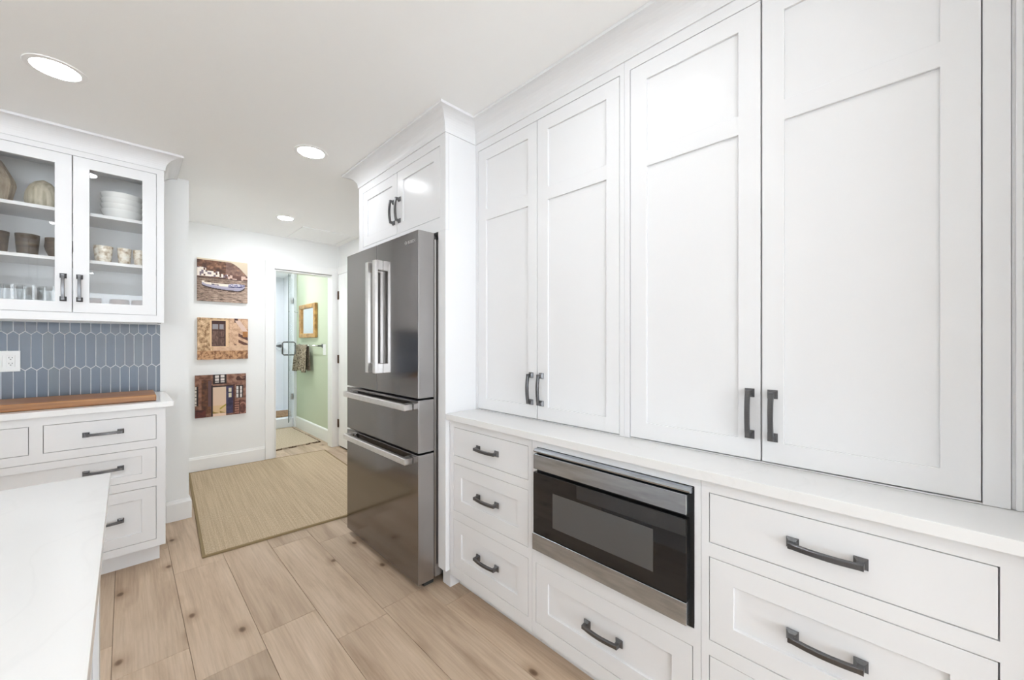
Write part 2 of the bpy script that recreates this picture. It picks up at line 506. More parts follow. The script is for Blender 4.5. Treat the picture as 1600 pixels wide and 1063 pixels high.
# behind the camera: wide unseen glazed doors, added to let daylight in
bm = bmesh.new(); plate(bm, map_left(YB - 0.12), -4.12, 1.98, 0, CEIL, 0, 0.12, [(-3.85, 1.65, 0.05, 2.3)])
make('wall_behind', bm, M['wall'], structure=True)
bm = bmesh.new(); plate(bm, map_right(-4.12), YB, 3.77, 0, CEIL, 0, 0.12, [])
make('wall_kitchen_side', bm, M['wall'], structure=True)
def window(name, Mp, a0, a1, z0, z1, nm):
    w = 0.06; holes = []
    step = (a1 - a0 - w) / nm
    for k in range(nm):
        holes.append((a0 + w + k * step, a0 + (k + 1) * step, z0 + w, z1 - w))
    bm = bmesh.new(); plate(bm, Mp, a0, a1, z0, z1, 0.02, 0.09, holes)
    f = make(name, bm, M['trim'], bevel=0.003, structure=True)
    for h in holes:
        part_box('pane', Mp, h[0], h[1], 0.05, 0.056, h[2], h[3], M['glass'], f)
window('window_added', map_left(YB - 0.12), -3.85, 1.65, 0.05, 2.3, 5)

# bathroom beyond the doorway
box('wall_bathroom_right', 1.83, 2.05, 4.99, 6.42, 0, CEIL, M['green'], structure=True)
bm = bmesh.new(); plate(bm, map_right(0.33), 4.99, 7.95, 0, CEIL, 0, 0.1, [(5.25, 5.95, 1.25, 2.0)])
make('wall_bathroom_left', bm, M['green'], structure=True)
window('window_2', map_right(0.33), 5.25, 5.95, 1.25, 2.0, 1)
box('wall_shower_back', 0.43, 2.17, 7.95, 8.07, 0, CEIL, M['shower'], structure=True)
box('wall_shower_right', 2.05, 2.17, 6.42, 7.95, 0, CEIL, M['shower'], structure=True)
box('wall_shower_post', 1.795, 2.05, 6.42, 6.56, 0, CEIL, M['shower'], structure=True)
box('trim_shower_curb', 0.43, 1.795, 6.47, 6.59, 0, 0.14, M['shower'], bevel=0.006, structure=True)
box('trim_shower_floor', 0.43, 2.05, 6.59, 7.95, 0, 0.05, M['shower'], structure=True)

# baseboards: board with a small moulded cap
BB = [(0, 0), (0.015, 0), (0.015, 0.122), (0.011, 0.130), (0.009, 0.142), (0.0, 0.146)]
def baseboard(name, path, normals):
    bm = bmesh.new(); sweep_profile(bm, path, normals, BB)
    make(name, bm, M['trim'], structure=True)
baseboard('baseboard_left', [(0.205, 3.65), (0.329, 3.65), (0.329, 4.87)], [(0, -1), (1, 0)])
baseboard('baseboard_far', [(0.344, 4.87), (1.072, 4.87)], [(0, -1)])
baseboard('baseboard_right', [(1.86, 2.70), (1.86, 3.86)], [(-1, 0)])
bm = bmesh.new(); sweep_profile(bm, [(1.83, 4.995), (1.83, 6.42)], [(-1, 0)], [(0, 0), (0.016, 0), (0.016, 0.15), (0.01, 0.16), (0, 0.165)])
make('baseboard_bathroom', bm, M['trim'], structure=True)

# doorway casing and jambs
bm = bmesh.new()
plate(bm, map_left(4.851), 1.075, 1.858, 0, 2.165, 0, 0.019, [(1.165, 1.772, 0, 2.082)])
make('trim_1', bm, M['trim'], bevel=0.003, structure=True)
bm = bmesh.new()
bx(bm, 1.165, 1.18, 4.87, 4.99, 0, 2.082); bx(bm, 1.77, 1.785, 4.87, 4.99, 0, 2.082); bx(bm, 1.18, 1.77, 4.87, 4.99, 2.067, 2.082)
make('trim_2', bm, M['trim'], structure=True)

# white door in the right hall wall, hinged by the doorway
d = box('door_1', 1.838, 1.859, 4.02, 4.83, 0.022, 2.09, M['trim'], bevel=0.002, structure=True)
for zc in (1.842, 1.068, 0.289):
    bm = bmesh.new()
    tube(bm, [(1.834, 4.834, zc - 0.05), (1.834, 4.834, zc + 0.05)], 0.006, 10)
    bx(bm, 1.8365, 1.8380, 4.806, 4.834, zc - 0.05, zc + 0.05)
    make('hinge', bm, M['hinge'], d)
bm = bmesh.new()
lathe('door_knob', [(0.0, 0.0), (0.026, 0.0), (0.026, 0.006), (0.010, 0.01), (0.010, 0.03), (0.024, 0.04), (0.028, 0.052), (0.02, 0.062), (0.0, 0.065)], M['hinge'], None, 20)
kn = bpy.data.objects['door_knob']; kn.rotation_euler = (0, R(-90), 0); kn.location = (1.838, 4.09, 0.96); kn.parent = d
bm.free()
box('trim_3', 1.842, 1.86, 3.935, 4.015, 0, 2.18, M['trim'], bevel=0.002, structure=True)
box('trim_4', 1.842, 1.86, 4.015, 4.85, 2.098, 2.18, M['trim'], bevel=0.002, structure=True)
box('door_gap_shade', 1.855, 1.8595, 4.015, 4.83, 0.0, 0.02, M['dark'], structure=True)  # dark strip standing in for the shade under the door

# crown mouldings on the cabinets
ZB, CO = 2.357, 0.088
def crown_profile():
    p = [(-0.015, CEIL - 0.001), (-0.015, ZB - 0.006), (0.006, ZB - 0.006), (0.006, ZB)]
    h = CEIL - 0.014 - ZB
    for k in range(0, 11):
        t = k / 10 * PI / 2
        p.append((0.006 + (CO - 0.012) * (1 - math.cos(t)), ZB + h * math.sin(t)))
    p += [(CO, CEIL - 0.014), (CO, CEIL - 0.001)]
    return p
bm = bmesh.new()
sweep_profile(bm, [(1.859, 2.687), (1.165, 2.687), (1.165, 1.65), (1.365, 1.65), (1.365, -0.30)], [(0, 1), (-1, 0), (0, -1), (-1, 0)], crown_profile())
make('trim_6', bm, M['cab'], structure=True)
bm = bmesh.new()
sweep_profile(bm, [(-1.56, 3.278), (0.175, 3.278), (0.175, 3.649)], [(0, -1), (1, 0)], crown_profile())
make('trim_7', bm, M['cab'], structure=True)

# ------------------------------------------------------------------ cabinet hardware
def pull_mesh():
    bm = bmesh.new()
    hc = 0.064
    for s in (-1, 1):
        z = s * hc
        secs = [(0.0, 0.013), (-0.0035, 0.013), (-0.011, 0.0068), (-0.030, 0.0062)]
        rings = [[bm.verts.new((d, a * w, z + b * w)) for a, b in ((-1, -1), (1, -1), (1, 1), (-1, 1))] for d, w in secs]
        for A, B in zip(rings[:-1], rings[1:]):
            for k in range(4): bm.faces.new([A[k], A[(k + 1) % 4], B[(k + 1) % 4], B[k]])
        bm.faces.new(rings[0]); bm.faces.new(rings[-1])
    prev = None; n = 14; first = None
    for i in range(n + 1):
        t = -1 + 2 * i / n
        z = t * (hc + 0.0062)
        dd = -0.0235 - 0.0085 * (1 - t * t)
        ring = [bm.verts.new((dd + a * 0.0052, b * 0.0066, z)) for a, b in ((-1, -0.8), (-0.7, -1), (1, -1), (1, 1), (-0.7, 1), (-1, 0.8))]
        if prev:
            for k in range(6): bm.faces.new([prev[k], prev[(k + 1) % 6], ring[(k + 1) % 6], ring[k]])
        else: bm.faces.new(ring)
        prev = ring
    bm.faces.new(prev)
    bmesh.ops.recalc_face_normals(bm, faces=bm.faces)
    me = bpy.data.meshes.new('handle'); bm.to_mesh(me); bm.free()
    me.materials.append(M['pull'])
    return me
PULL = pull_mesh()
def pull(Mp, side, a, z, horizontal, parent, d=0.0):
    o = bpy.data.objects.new('handle', PULL)
    C.objects.link(o); o.parent = parent
    o.location = Mp(a, d, z)
    o.rotation_euler = (R(90) if horizontal else 0, 0, R(90) if side == 'left' else 0)
    o['label'] = 'gunmetal bar pull with square feet'
    return o

GAP = 0.0022
def shaker(name, Mp, side, a0, a1, z0, z1, openings, parent, handles=(), thick=0.02, rec=0.0085, panel_mat=None, panel_name='panel'):
    """inset door or drawer front: frame, recessed panel(s), pulls. openings: list of (a0,a1,z0,z1)"""
    a0 += GAP; a1 -= GAP; z0 += GAP; z1 -= GAP
    bm = bmesh.new(); plate(bm, Mp, a0, a1, z0, z1, 0.0005, thick, openings)
    f = make(name, bm, M['cab'], parent, bevel=0.0009)
    for h in openings:
        if panel_mat is None:
            part_box('panel', Mp, h[0] - 0.0, h[1] + 0.0, rec, thick - 0.002, h[2], h[3], M['cab'], f)
        else:
            part_box(panel_name, Mp, h[0], h[1], 0.010, 0.0135, h[2], h[3], panel_mat, f)
    for (a, z, hor) in handles:
        pull(Mp, side, a, z, hor, f, 0.0005)
    return f

# ------------------------------------------------------------------ right run: base cabinets
XF = 1.19
MR = map_right(XF)
rows = [(0.694, 0.838), (0.413, 0.654), (0.125, 0.370)]
def base_unit(name, label, a0, a1, holes):
    e = thing(name, label, 'cabinet', (1.5, (a0 + a1) / 2, 0.0), 'white base cabinets under the long counter')
    bm = bmesh.new(); plate(bm, MR, a0, a1, 0.073, 0.875, 0.0, 0.02, holes)
    make('face_frame', bm, M['cab'], e, bevel=0.0006)
    return e
def carcass(e, Mp, a0, a1, d0, d1, z0, z1, t=0.018):
    bm = bmesh.new()
    mbox(bm, Mp, a0, a0 + t, d0, d1, z0, z1); mbox(bm, Mp, a1 - t, a1, d0, d1, z0, z1)
    mbox(bm, Mp, a0 + t, a1 - t, d0, d1, z0, z0 + t); mbox(bm, Mp, a0 + t, a1 - t, d1 - t, d1, z0 + t, z1)
    me = bpy.data.meshes.new('carcass'); 
    bmesh.ops.recalc_face_normals(bm, faces=bm.faces)
    bm.to_mesh(me); bm.free(); me.materials.append(M['cab'])
    return link(bpy.data.objects.new('carcass', me), e)
def drawers(e, a0, a1, hx, rws, flat0=True):
    for i, (z0, z1) in enumerate(rws):
        op = [] if (i == 0 and flat0) else [(a0 + 0.064, a1 - 0.064, z0 + 0.062, z1 - 0.062)]
        shaker('drawer', MR, 'right', a0, a1, z0, z1, op, e, [(hx, (z0 + z1) / 2, True)])

ea = base_unit('drawer_cabinet', 'white three-drawer base cabinet between the refrigerator and the microwave', 1.0755, 1.646,
               [(1.096, 1.617, *r) for r in rows])
carcass(ea, MR, 1.0765, 1.645, 0.021, 0.66, 0.095, 0.874)
drawers(ea, 1.096, 1.617, 1.354, rows)
part_box('toe_kick', MR, 1.076, 1.645, 0.06, 0.078, 0.0, 0.094, M['cab'], ea)

eb = base_unit('microwave_cabinet', 'white base cabinet holding the microwave drawer with one deep drawer beneath', 0.4115, 1.0745,
               [(0.430, 1.048, 0.424, 0.844), (0.434, 1.055, 0.125, 0.370)])
carcass(eb, MR, 0.4125, 1.0735, 0.021, 0.66, 0.095, 0.874)
part_box('shelf', MR, 0.431, 1.055, 0.021, 0.64, 0.388, 0.408, M['cab'], eb)
drawers(eb, 0.434, 1.055, 0.740, [(0.125, 0.370)], False)
part_box('toe_kick', MR, 0.412, 1.074, 0.06, 0.078, 0.0, 0.094, M['cab'], eb)

ec = base_unit('drawer_cabinet', 'white wide three-drawer base cabinet right of the microwave, nearest the viewer', -0.20, 0.4105,
               [(-0.135, 0.390, *r) for r in rows])
carcass(ec, MR, -0.199, 0.4095, 0.021, 0.66, 0.095, 0.874)
drawers(ec, -0.135, 0.390, 0.128, rows)
part_box('toe_kick', MR, -0.20, 0.41, 0.06, 0.078, 0.0, 0.094, M['cab'], ec)
part_box('end_panel', MR, -0.30, -0.201, 0.004, 0.66, 0.0, 0.874, M['cab'], ec)

cr = box('countertop', 1.165, 1.858, -0.30, 1.648, 0.8755, 0.9045, M['quartz'], bevel=0.002, seg=2)
tag(cr, 'long white quartz countertop above the microwave and drawers on the right', 'countertop')

# ------------------------------------------------------------------ right run: tall wall cabinets standing on the counter
XU = 1.365
MU = map_right(XU)
def upper_unit(name, label, a0, a1, doors, extra=None):
    e = thing(name, label, 'cabinet', (1.6, (a0 + a1) / 2, 0.905), 'tall white wall cabinets on the long counter')
    holes = [(min(d[0] for d in doors), max(d[1] for d in doors), 0.908, 2.311)]
    bm = bmesh.new(); plate(bm, MU, a0, a1, 0.9055, 2.36, 0.0, 0.02, holes)
    make('face_frame', bm, M['cab'], e, bevel=0.0006)
    bm = bmesh.new(); mbox(bm, MU, a0 + 0.001, a1 - 0.001, 0.0215, 0.49, 0.909, 2.36)
    make('carcass', bm, M['cab'], e)
    for (d0, d1, p0, p1, hx) in doors:
        op = [(p0, p1, 0.972, 1.923), (p0, p1, 1.982, 2.246)]
        f = shaker('door', MU, 'right', d0, d1, 0.9095, 2.311, op, e, [(hx, 1.0515, False)])
    return e
upper_unit('wall_cabinet', 'tall white two-door wall cabinet next to the refrigerator panel', 0.7535, 1.6495,
           [(0.7735, 1.202, 0.834, 1.137, 1.174), (1.202, 1.629, 1.262, 1.563, 1.238)])
u2 = upper_unit('wall_cabinet', 'tall white two-door wall cabinet at the right with the widest doors, nearest the viewer', -0.170, 0.7525,
           [(-0.1305, 0.2985, -0.066, 0.241, 0.269), (0.2985, 0.7305, 0.361, 0.664, 0.329)])
bm = bmesh.new(); mbox(bm, MU, -0.30, -0.1715, 0.006, 0.49, 0.9055, 2.36); mbox(bm, MU, -0.186, -0.1765, 0.0, 0.006, 0.9055, 2.36)
make('end_panel', bm, M['cab'], u2, bevel=0.001)

# ------------------------------------------------------------------ refrigerator surround
MF = map_right(1.165)
ef = thing('refrigerator_cabinet', 'white cabinet over the refrigerator with two doors and full height side panels', 'cabinet', (1.5, 2.16, 0.0))
bm = bmesh.new(); plate(bm, MF, 1.65, 2.687, 1.852, 2.362, 0.0, 0.02, [(1.699, 2.624, 1.924, 2.300)])
make('face_frame', bm, M['cab'], ef, bevel=0.0006)
part_box('carcass', MF, 1.716, 2.62, 0.0215, 0.69, 1.854, 2.36, M['cab'], ef)
def side_panel(a0, a1):
    bm = bmesh.new()
    P = [(0.0, 0.092), (0.0, 1.8515), (0.0205, 1.8515), (0.0205, 2.362), (0.694, 2.362), (0.694, 0.0), (0.030, 0.0), (0.030, 0.092)]
    A = [bm.verts.new(MF(a0, d_, z)) for d_, z in P]; B = [bm.verts.new(MF(a1, d_, z)) for d_, z in P]
    bm.faces.new(A); bm.faces.new(B[::-1])
    for k in range(len(P)): bm.faces.new([A[k], A[(k + 1) % len(P)], B[(k + 1) % len(P)], B[k]])
    make('side_panel', bm, M['cab'], ef)
side_panel(1.65, 1.7145); side_panel(2.6225, 2.687)
shaker('door', MF, 'right', 1.699, 2.152, 1.924, 2.300, [(1.760, 2.086, 1.988, 2.236)], ef, [(2.120, 2.064, False)])
shaker('door', MF, 'right', 2.152, 2.624, 1.924, 2.300, [(2.218, 2.558, 1.988, 2.236)], ef, [(2.190, 2.064, False)])

# ------------------------------------------------------------------ refrigerator
fr = thing('refrigerator', 'dark stainless french door refrigerator with two freezer drawers and silver bar handles', 'refrigerator', (1.45, 2.17, 0.0))
FX = 1.051
MFR = map_right(FX)
Y0, Y1, YS = 1.725, 2.612, 2.176
box('body', 1.1525, 1.84, 1.7275, 2.600, 0.035, 1.815, M['fridge_edge'], fr, 0.004)
box('gasket', 1.146, 1.152, 1.732, 2.596, 0.05, 1.81, M['dark'], fr)
def front(name, a0, a1, z0, z1):
    bm = bmesh.new(); mbox(bm, MFR, a0, a1, 0.0, 0.094, z0, z1)
    finish(bm, 0.004, 2)
    me = bpy.data.meshes.new(name); bm.to_mesh(me); bm.free()
    me.materials.append(M['fridge']); me.materials.append(M['fridge_edge'])
    for p in me.polygons:
        if p.normal.x > -0.95: p.material_index = 1
    o = bpy.data.objects.new(name, me); link(o, fr); return o
dl = front('door', YS + 0.0025, Y1, 0.984, 1.843)
dr = front('door', Y0, YS - 0.0025, 0.984, 1.843)
w1 = front('freezer_drawer', Y0, Y1, 0.704, 0.974)
w2 = front('freezer_drawer', Y0, Y1, 0.034, 0.694)
box('plinth', 1.10, 1.158, 1.75, 2.59, 0.0, 0.034, M['dark'], fr)
for yc in (1.78, 2.56):
    lathe('foot', [(0.0, 0.0), (0.02, 0.0), (0.02, 0.034), (0.0, 0.034)], M['black'], fr, 16, (1.70, yc, 0.0))
def vbar(p, y0, y1, z0, z1):
    bm = bmesh.new()
    bx(bm, 1.003, 1.020, y0, y1, z0, z1)
    bx(bm, 1.020, 1.0515, y0, y1, z1 - 0.056, z1)
    bx(bm, 1.020, 1.0515, y0, y1, z0, z0 + 0.056)
    o = make('handle', bm, M['bar'], p, bevel=0.002); return o
vbar(dl, 2.197, 2.231, 1.093, 1.740); vbar(dr, 2.104, 2.138, 1.093, 1.740)
def hbar(p, zc):
    bm = bmesh.new()
    bx(bm, 1.003, 1.021, 1.776, 2.560, zc - 0.017, zc + 0.017)
    bx(bm, 1.021, 1.0515, 1.776, 1.826, zc - 0.017, zc + 0.017)
    bx(bm, 1.021, 1.0515, 2.510, 2.560, zc - 0.017, zc + 0.017)
    make('handle', bm, M['bar'], p, bevel=0.004)
hbar(w1, 0.936); hbar(w2, 0.660)
for yc in (Y0 + 0.035, Y1 - 0.035):      # hinge caps on top
    bm = bmesh.new(); bx(bm, 1.115, 1.19, yc - 0.028, yc + 0.028, 1.8155, 1.834)
    make('hinge_cap', bm, M['pull'], fr, bevel=0.006, seg=2)
# maker's emblem on the right door
def text_mesh(name, body, size, mat, parent, loc, rot, depth=0.0006):
    cu = bpy.data.curves.new(name, 'FONT'); cu.body = body; cu.size = size; cu.extrude = depth; cu.align_x = 'LEFT'
    tmp = bpy.data.objects.new(name, cu); C.objects.link(tmp)
    bpy.context.view_layer.update()
    me = bpy.data.meshes.new_from_object(tmp.evaluated_get(bpy.context.evaluated_depsgraph_get()))
    bpy.data.objects.remove(tmp, do_unlink=True)
    me.materials.clear(); me.materials.append(mat)
    o = bpy.data.objects.new(name, me); C.objects.link(o); o.parent = parent
    o.location = loc; o.rotation_euler = rot
    return o
text_mesh('emblem_lettering', 'BOSCH', 0.022, M['bar'], dr, (1.0504, 1.825, 1.786), (R(90), 0, R(-90)))
bm = bmesh.new()
tube(bm, [(1.0504, 1.846 + 0.0085 * math.cos(2 * PI * k / 20), 1.794 + 0.0085 * math.sin(2 * PI * k / 20)) for k in range(20)], 0.0009, 6, True)
bx(bm, 1.0500, 1.0508, 1.8405, 1.8515, 1.7935, 1.7945)
make('emblem_ring', bm, M['bar'], dr)

# ------------------------------------------------------------------ microwave drawer
mw = thing('built_in_microwave', 'built-in stainless microwave drawer with black glass front', 'microwave', (1.4, 0.74, 0.424))
MM = map_right(1.165)
part_box('housing', MM, 0.436, 1.042, 0.028, 0.55, 0.428, 0.840, M['black'], mw)
part_box('rear_frame', MM, 0.4315, 1.0465, 0.0245, 0.0275, 0.4255, 0.8425, M['black'], mw)
bm = bmesh.new()
prof = [(0.0245, 0.826), (0.012, 0.826), (0.0, 0.830), (-0.002, 0.835), (0.004, 0.842), (0.0245, 0.8425)]
A = [bm.verts.new(MM(0.434, d_, z)) for d_, z in prof]; B = [bm.verts.new(MM(1.044, d_, z)) for d_, z in prof]
bm.faces.new(A); bm.faces.new(B[::-1])
for k in range(6): bm.faces.new([A[k], A[(k + 1) % 6], B[(k + 1) % 6], B[k]])
make('top_lip', bm, M['steel'], mw)
part_box('upper_band', MM, 0.443, 1.044, -0.002, 0.024, 0.763, 0.8225, M['steel'], mw, 0.0012)
g = part_box('glass_front', MM, 0.443, 1.046, 0.0, 0.024, 0.5065, 0.7495, M['black_glass'], mw, 0.001)
part_box('viewing_window', MM, 0.545, 0.946, -0.0004, 0.004, 0.555, 0.688, M['mesh_glass'], g)
bm = bmesh.new()
for q in ((0.470, 0.812, 0.7405, 0.7412), (0.470, 0.812, 0.7098, 0.7105), (0.470, 0.4706, 0.7105, 0.7405), (0.8114, 0.812, 0.7105, 0.7405)):
    mbox(bm, MM, q[0], q[1], -0.0003, 0.001, q[2], q[3])
make('control_outline', bm, M['ctrl'], g)
part_box('control_strip', MM, 0.446, 0.835, -0.0002, 0.003, 0.7000, 0.7485, M['ctrl'], g)
part_box('lower_band', MM, 0.443, 1.050, -0.002, 0.024, 0.4375, 0.5045, M['steel'], mw, 0.0012)

# ------------------------------------------------------------------ left run: base cabinet, worktop
YL = 3.009
ML = map_left(YL)
el = thing('drawer_cabinet', 'white base cabinet with four drawers under the wooden board at the left', 'cabinet', (-0.31, 3.3, 0.0))
holes = [(-0.288, 0.128, 0.717, 0.857), (-0.748, -0.332, 0.717, 0.857), (-0.748, 0.128, 0.495, 0.673), (-0.748, 0.128, 0.145, 0.450)]
bm = bmesh.new(); plate(bm, ML, -0.788, 0.167, 0.104, 0.8995, 0.0, 0.02, holes)
make('face_frame', bm, M['cab'], el, bevel=0.0006)
part_box('carcass', ML, -0.787, 0.166, 0.0215, 0.638, 0.104, 0.899, M['cab'], el)
part_box('toe_kick', ML, -0.787, 0.145, 0.075, 0.638, 0.0, 0.1035, M['cab'], el)
shaker('drawer', ML, 'left', *holes[0], [], el, [(-0.080, 0.786, True)])
shaker('drawer', ML, 'left', *holes[1], [], el, [(-0.540, 0.786, True)])
shaker('drawer', ML, 'left', *holes[2], [(-0.687, 0.067, 0.534, 0.633)], el, [(-0.080, 0.584, True), (-0.540, 0.584, True)])
shaker('drawer', ML, 'left', *holes[3], [(-0.687, 0.067, 0.203, 0.389)], el, [(-0.080, 0.296, True), (-0.540, 0.296, True)])
e2 = thing('drawer_cabinet', 'white base cabinet beyond the left edge, partly behind the island', 'cabinet', (-1.17, 3.3, 0.0))
bm = bmesh.new(); plate(bm, ML, -1.56, -0.789, 0.104, 0.8995, 0.0, 0.02, [(-1.52, -0.829, 0.717, 0.857), (-1.52, -0.829, 0.145, 0.673)])
make('face_frame', bm, M['cab'], e2, bevel=0.0006)
part_box('carcass', ML, -1.559, -0.79, 0.0215, 0.638, 0.104, 0.899, M['cab'], e2)
part_box('toe_kick', ML, -1.559, -0.79, 0.075, 0.638, 0.0, 0.1035, M['cab'], e2)
shaker('drawer', ML, 'left', -1.52, -0.829, 0.717, 0.857, [], e2, [(-1.17, 0.786, True)])
shaker('drawer', ML, 'left', -1.52, -0.829, 0.145, 0.673, [(-1.458, -0.891, 0.207, 0.611)], e2, [(-1.17, 0.58, True)])
cl = box('countertop', -1.58, 0.200, 2.981, 3.648, 0.900, 0.930, M['quartz'], bevel=0.002, seg=2)
tag(cl, 'white quartz countertop at the left with a wooden board lying on it', 'countertop')

# backsplash of elongated hexagon tiles
bs = box('tile_backsplash', -1.58, 0.1745, 3.6405, 3.6495, 0.9305, 1.3925, M['grout'])
tag(bs, 'blue-grey picket tile backsplash below the glass cabinet', 'backsplash')
TP, TH, TPK = 0.0437, 0.2135, 0.018
def clip(poly, axis, val, keep_less):
    out = []
    for i, p in enumerate(poly):
        q = poly[(i + 1) % len(poly)]
        pi = (p[axis] <= val) == keep_less; qi = (q[axis] <= val) == keep_less
        if pi: out.append(p)
        if pi != qi:
            t = (val - p[axis]) / (q[axis] - p[axis])
            out.append((p[0] + t * (q[0] - p[0]), p[1] + t * (q[1] - p[1])))
    return out
tile_cache = {}
for row, (zb, xc) in enumerate(((0.9085, 0.1310), (1.1220, 0.15285), (1.3355, 0.1310))):
    # zb: height of the lower shoulders
    k = -2
    while True:
        cx = xc - k * TP
        k += 1
        if cx < -1.60: break
        w = TP / 2 - 0.0016; g = 0.0026
        z0 = zb + g * 0.6; z1 = zb + TH - g * 0.6
        # lower point dips below the shoulder, upper point rises above it
        poly = [(cx - w, z0), (cx, z0 - TPK + g * 0.2), (cx + w, z0), (cx + w, z1 - TPK), (cx, z1 - g * 0.2), (cx - w, z1 - TPK)]
        poly = [(px_, pz_ + TPK * 0.5 if False else pz_) for px_, pz_ in poly]
        full = True
        for ax, val, less in ((0, 0.1735, True), (0, -1.579, False), (1, 1.3915, True), (1, 0.9315, False)):
            n0 = list(poly); poly = clip(poly, ax, val, less)
            if poly != n0: full = False
            if len(poly) < 3: break
        if len(poly) < 3: continue
        c0 = (sum(p[0] for p in poly) / len(poly), sum(p[1] for p in poly) / len(poly))
        key = (row, 'full') if full else None
        if key and key in tile_cache:
            o = bpy.data.objects.new('tile', tile_cache[key]); C.objects.link(o); o.parent = bs
            o.location = (cx, 0, 0)
        else:
            ox = cx if full else 0.0
            bm = bmesh.new()
            A = [bm.verts.new((p[0] - ox, 3.6405, p[1])) for p in poly]
            B = [bm.verts.new((p[0] - ox, 3.6392, p[1])) for p in poly]
            Cc = []
            for p in poly:
                v = Vector((c0[0] - p[0], c0[1] - p[1])); 
                sx_ = 0.0005 * (1 if v.x > 1e-5 else -1 if v.x < -1e-5 else 0); sz_ = 0.0005 * (1 if v.y > 1e-5 else -1 if v.y < -1e-5 else 0)
                Cc.append(bm.verts.new((p[0] - ox + sx_, 3.6388, p[1] + sz_)))
            for P_, Q_ in ((A, B), (B, Cc)):
                for j in range(len(poly)): bm.faces.new([P_[j], P_[(j + 1) % len(poly)], Q_[(j + 1) % len(poly)], Q_[j]])
            bm.faces.new(Cc)
            o = make('tile', bm, random.choice(TILES), bs); o.location = (ox, 0, 0)
            if full: tile_cache[key] = o.data
        # tile glaze varies piece by piece
        o.material_slots[0].link = 'OBJECT'
        o.material_slots[0].material = random.choice(TILES)

# outlet plate
ou = thing('outlet_plate', 'white double gang outlet cover on the blue-grey tiles', 'outlet', (-0.49, 3.638, 1.1))
box('cover_plate', -0.548, -0.432, 3.632, 3.638, 1.101, 1.221, M['plastic'], ou, 0.002, 2)
for xc_ in (-0.467, -0.513):
    rc = box('receptacle', xc_ - 0.0165, xc_ + 0.0165, 3.630, 3.634, 1.128, 1.195, M['plastic'], ou, 0.001)
    for zc in (1.178, 1.145):
        for (dx, dz, w, h) in ((-0.006, 0.004, 0.0012, 0.004), (0.006, 0.004, 0.0012, 0.004), (0.0, -0.006, 0.0026, 0.0022)):
            box('slot', xc_ + dx - w, xc_ + dx + w, 3.6295, 3.6302, zc + dz - h, zc + dz + h, M['slot'], rc)

# wooden board
cb = bmesh.new(); bx(cb, -0.62, 0.130, 3.058, 3.385, 0.9305, 0.967)
o = make('cutting_board', cb, M['board'], bevel=0.008, seg=3)
tag(o, 'long thick acacia cutting board lying on the left counter', 'cutting board')

# ------------------------------------------------------------------ left run: glass wall cabinet
YG = 3.278
MG = map_left(YG)
def glass_cabinet(label, a0, a1, split, edge0, edge1, handles=True):
    e = thing('glass_cabinet', label, 'cabinet', ((a0 + a1) / 2, 3.46, 1.395), 'white glass-door wall cabinets')
    bm = bmesh.new(); plate(bm, MG, a0, a1, 1.393, 2.36, 0.0, 0.02, [(edge0, edge1, 1.437, 2.321)])
    make('face_frame', bm, M['cab'], e, bevel=0.0006)
    bm = bmesh.new(); t = 0.016; d0 = 0.0205; d1 = 0.366
    mbox(bm, MG, a0 + 0.001, a0 + t, d0, d1, 1.40, 2.36); mbox(bm, MG, a1 - t, a1 - 0.001, d0, d1, 1.40, 2.36)
    mbox(bm, MG, a0 + t, a1 - t, d0, d1, 1.437, 1.455); mbox(bm, MG, a0 + t, a1 - t, d0, d1, 2.34, 2.36)
    mbox(bm, MG, a0 + t, a1 - t, d1 - 0.012, d1, 1.455, 2.34)
    make('carcass', bm, M['cab'], e)
    for z in (1.730, 2.004):
        part_box('shelf', MG, a0 + t, a1 - t, 0.042, d1 - 0.0125, z, z + 0.018, M['cab'], e)
    s = 0.0645
    shaker('door', MG, 'left', split, edge1, 1.437, 2.321, [(split + s, edge1 - s, 1.497, 2.260)], e, [(split + 0.027, 1.576, False)], panel_mat=M['glass'], panel_name='glass_pane')
    shaker('door', MG, 'left', edge0, split, 1.437, 2.321, [(edge0 + s, split - s, 1.497, 2.260)], e, [(split - 0.034, 1.576, False)], panel_mat=M['glass'], panel_name='glass_pane')
    return e
glass_cabinet('white glass-door wall cabinet with vases, bowls and tumblers inside', -0.600, 0.175, -0.208, -0.556, 0.140)
glass_cabinet('empty white glass-door wall cabinet beyond the left edge', -1.56, -0.601, -1.08, -1.515, -0.646)

S0, S1, S2 = 1.4552, 1.7482, 2.0222
# top shelf
o = lathe('vase', [(0, 0), (0.055, 0.0), (0.060, 0.012), (0.078, 0.105), (0.072, 0.135), (0.036, 0.215), (0.026, 0.235), (0.020, 0.238), (0.0, 0.236)], M['vase'], None, 10, (-0.500, 3.45, S2), smooth=False)
tag(o, 'tall faceted taupe striped vase on the top glass-cabinet shelf', 'vase')
o = lathe('vase', [(0, 0), (0.052, 0.0), (0.064, 0.012), (0.072, 0.05), (0.068, 0.09), (0.054, 0.128), (0.032, 0.155), (0.012, 0.166), (0.006, 0.170), (0, 0.168)], M['vase2'], None, 14, (-0.328, 3.45, S2), smooth=True)
tag(o, 'round squat pale striped vase on the top glass-cabinet shelf', 'vase')
bowl = [(0, 0), (0.055, 0.0), (0.060, 0.006), (0.074, 0.030), (0.082, 0.048), (0.0845, 0.058), (0.081, 0.058), (0.078, 0.048), (0.070, 0.032), (0.052, 0.014), (0, 0.010)]
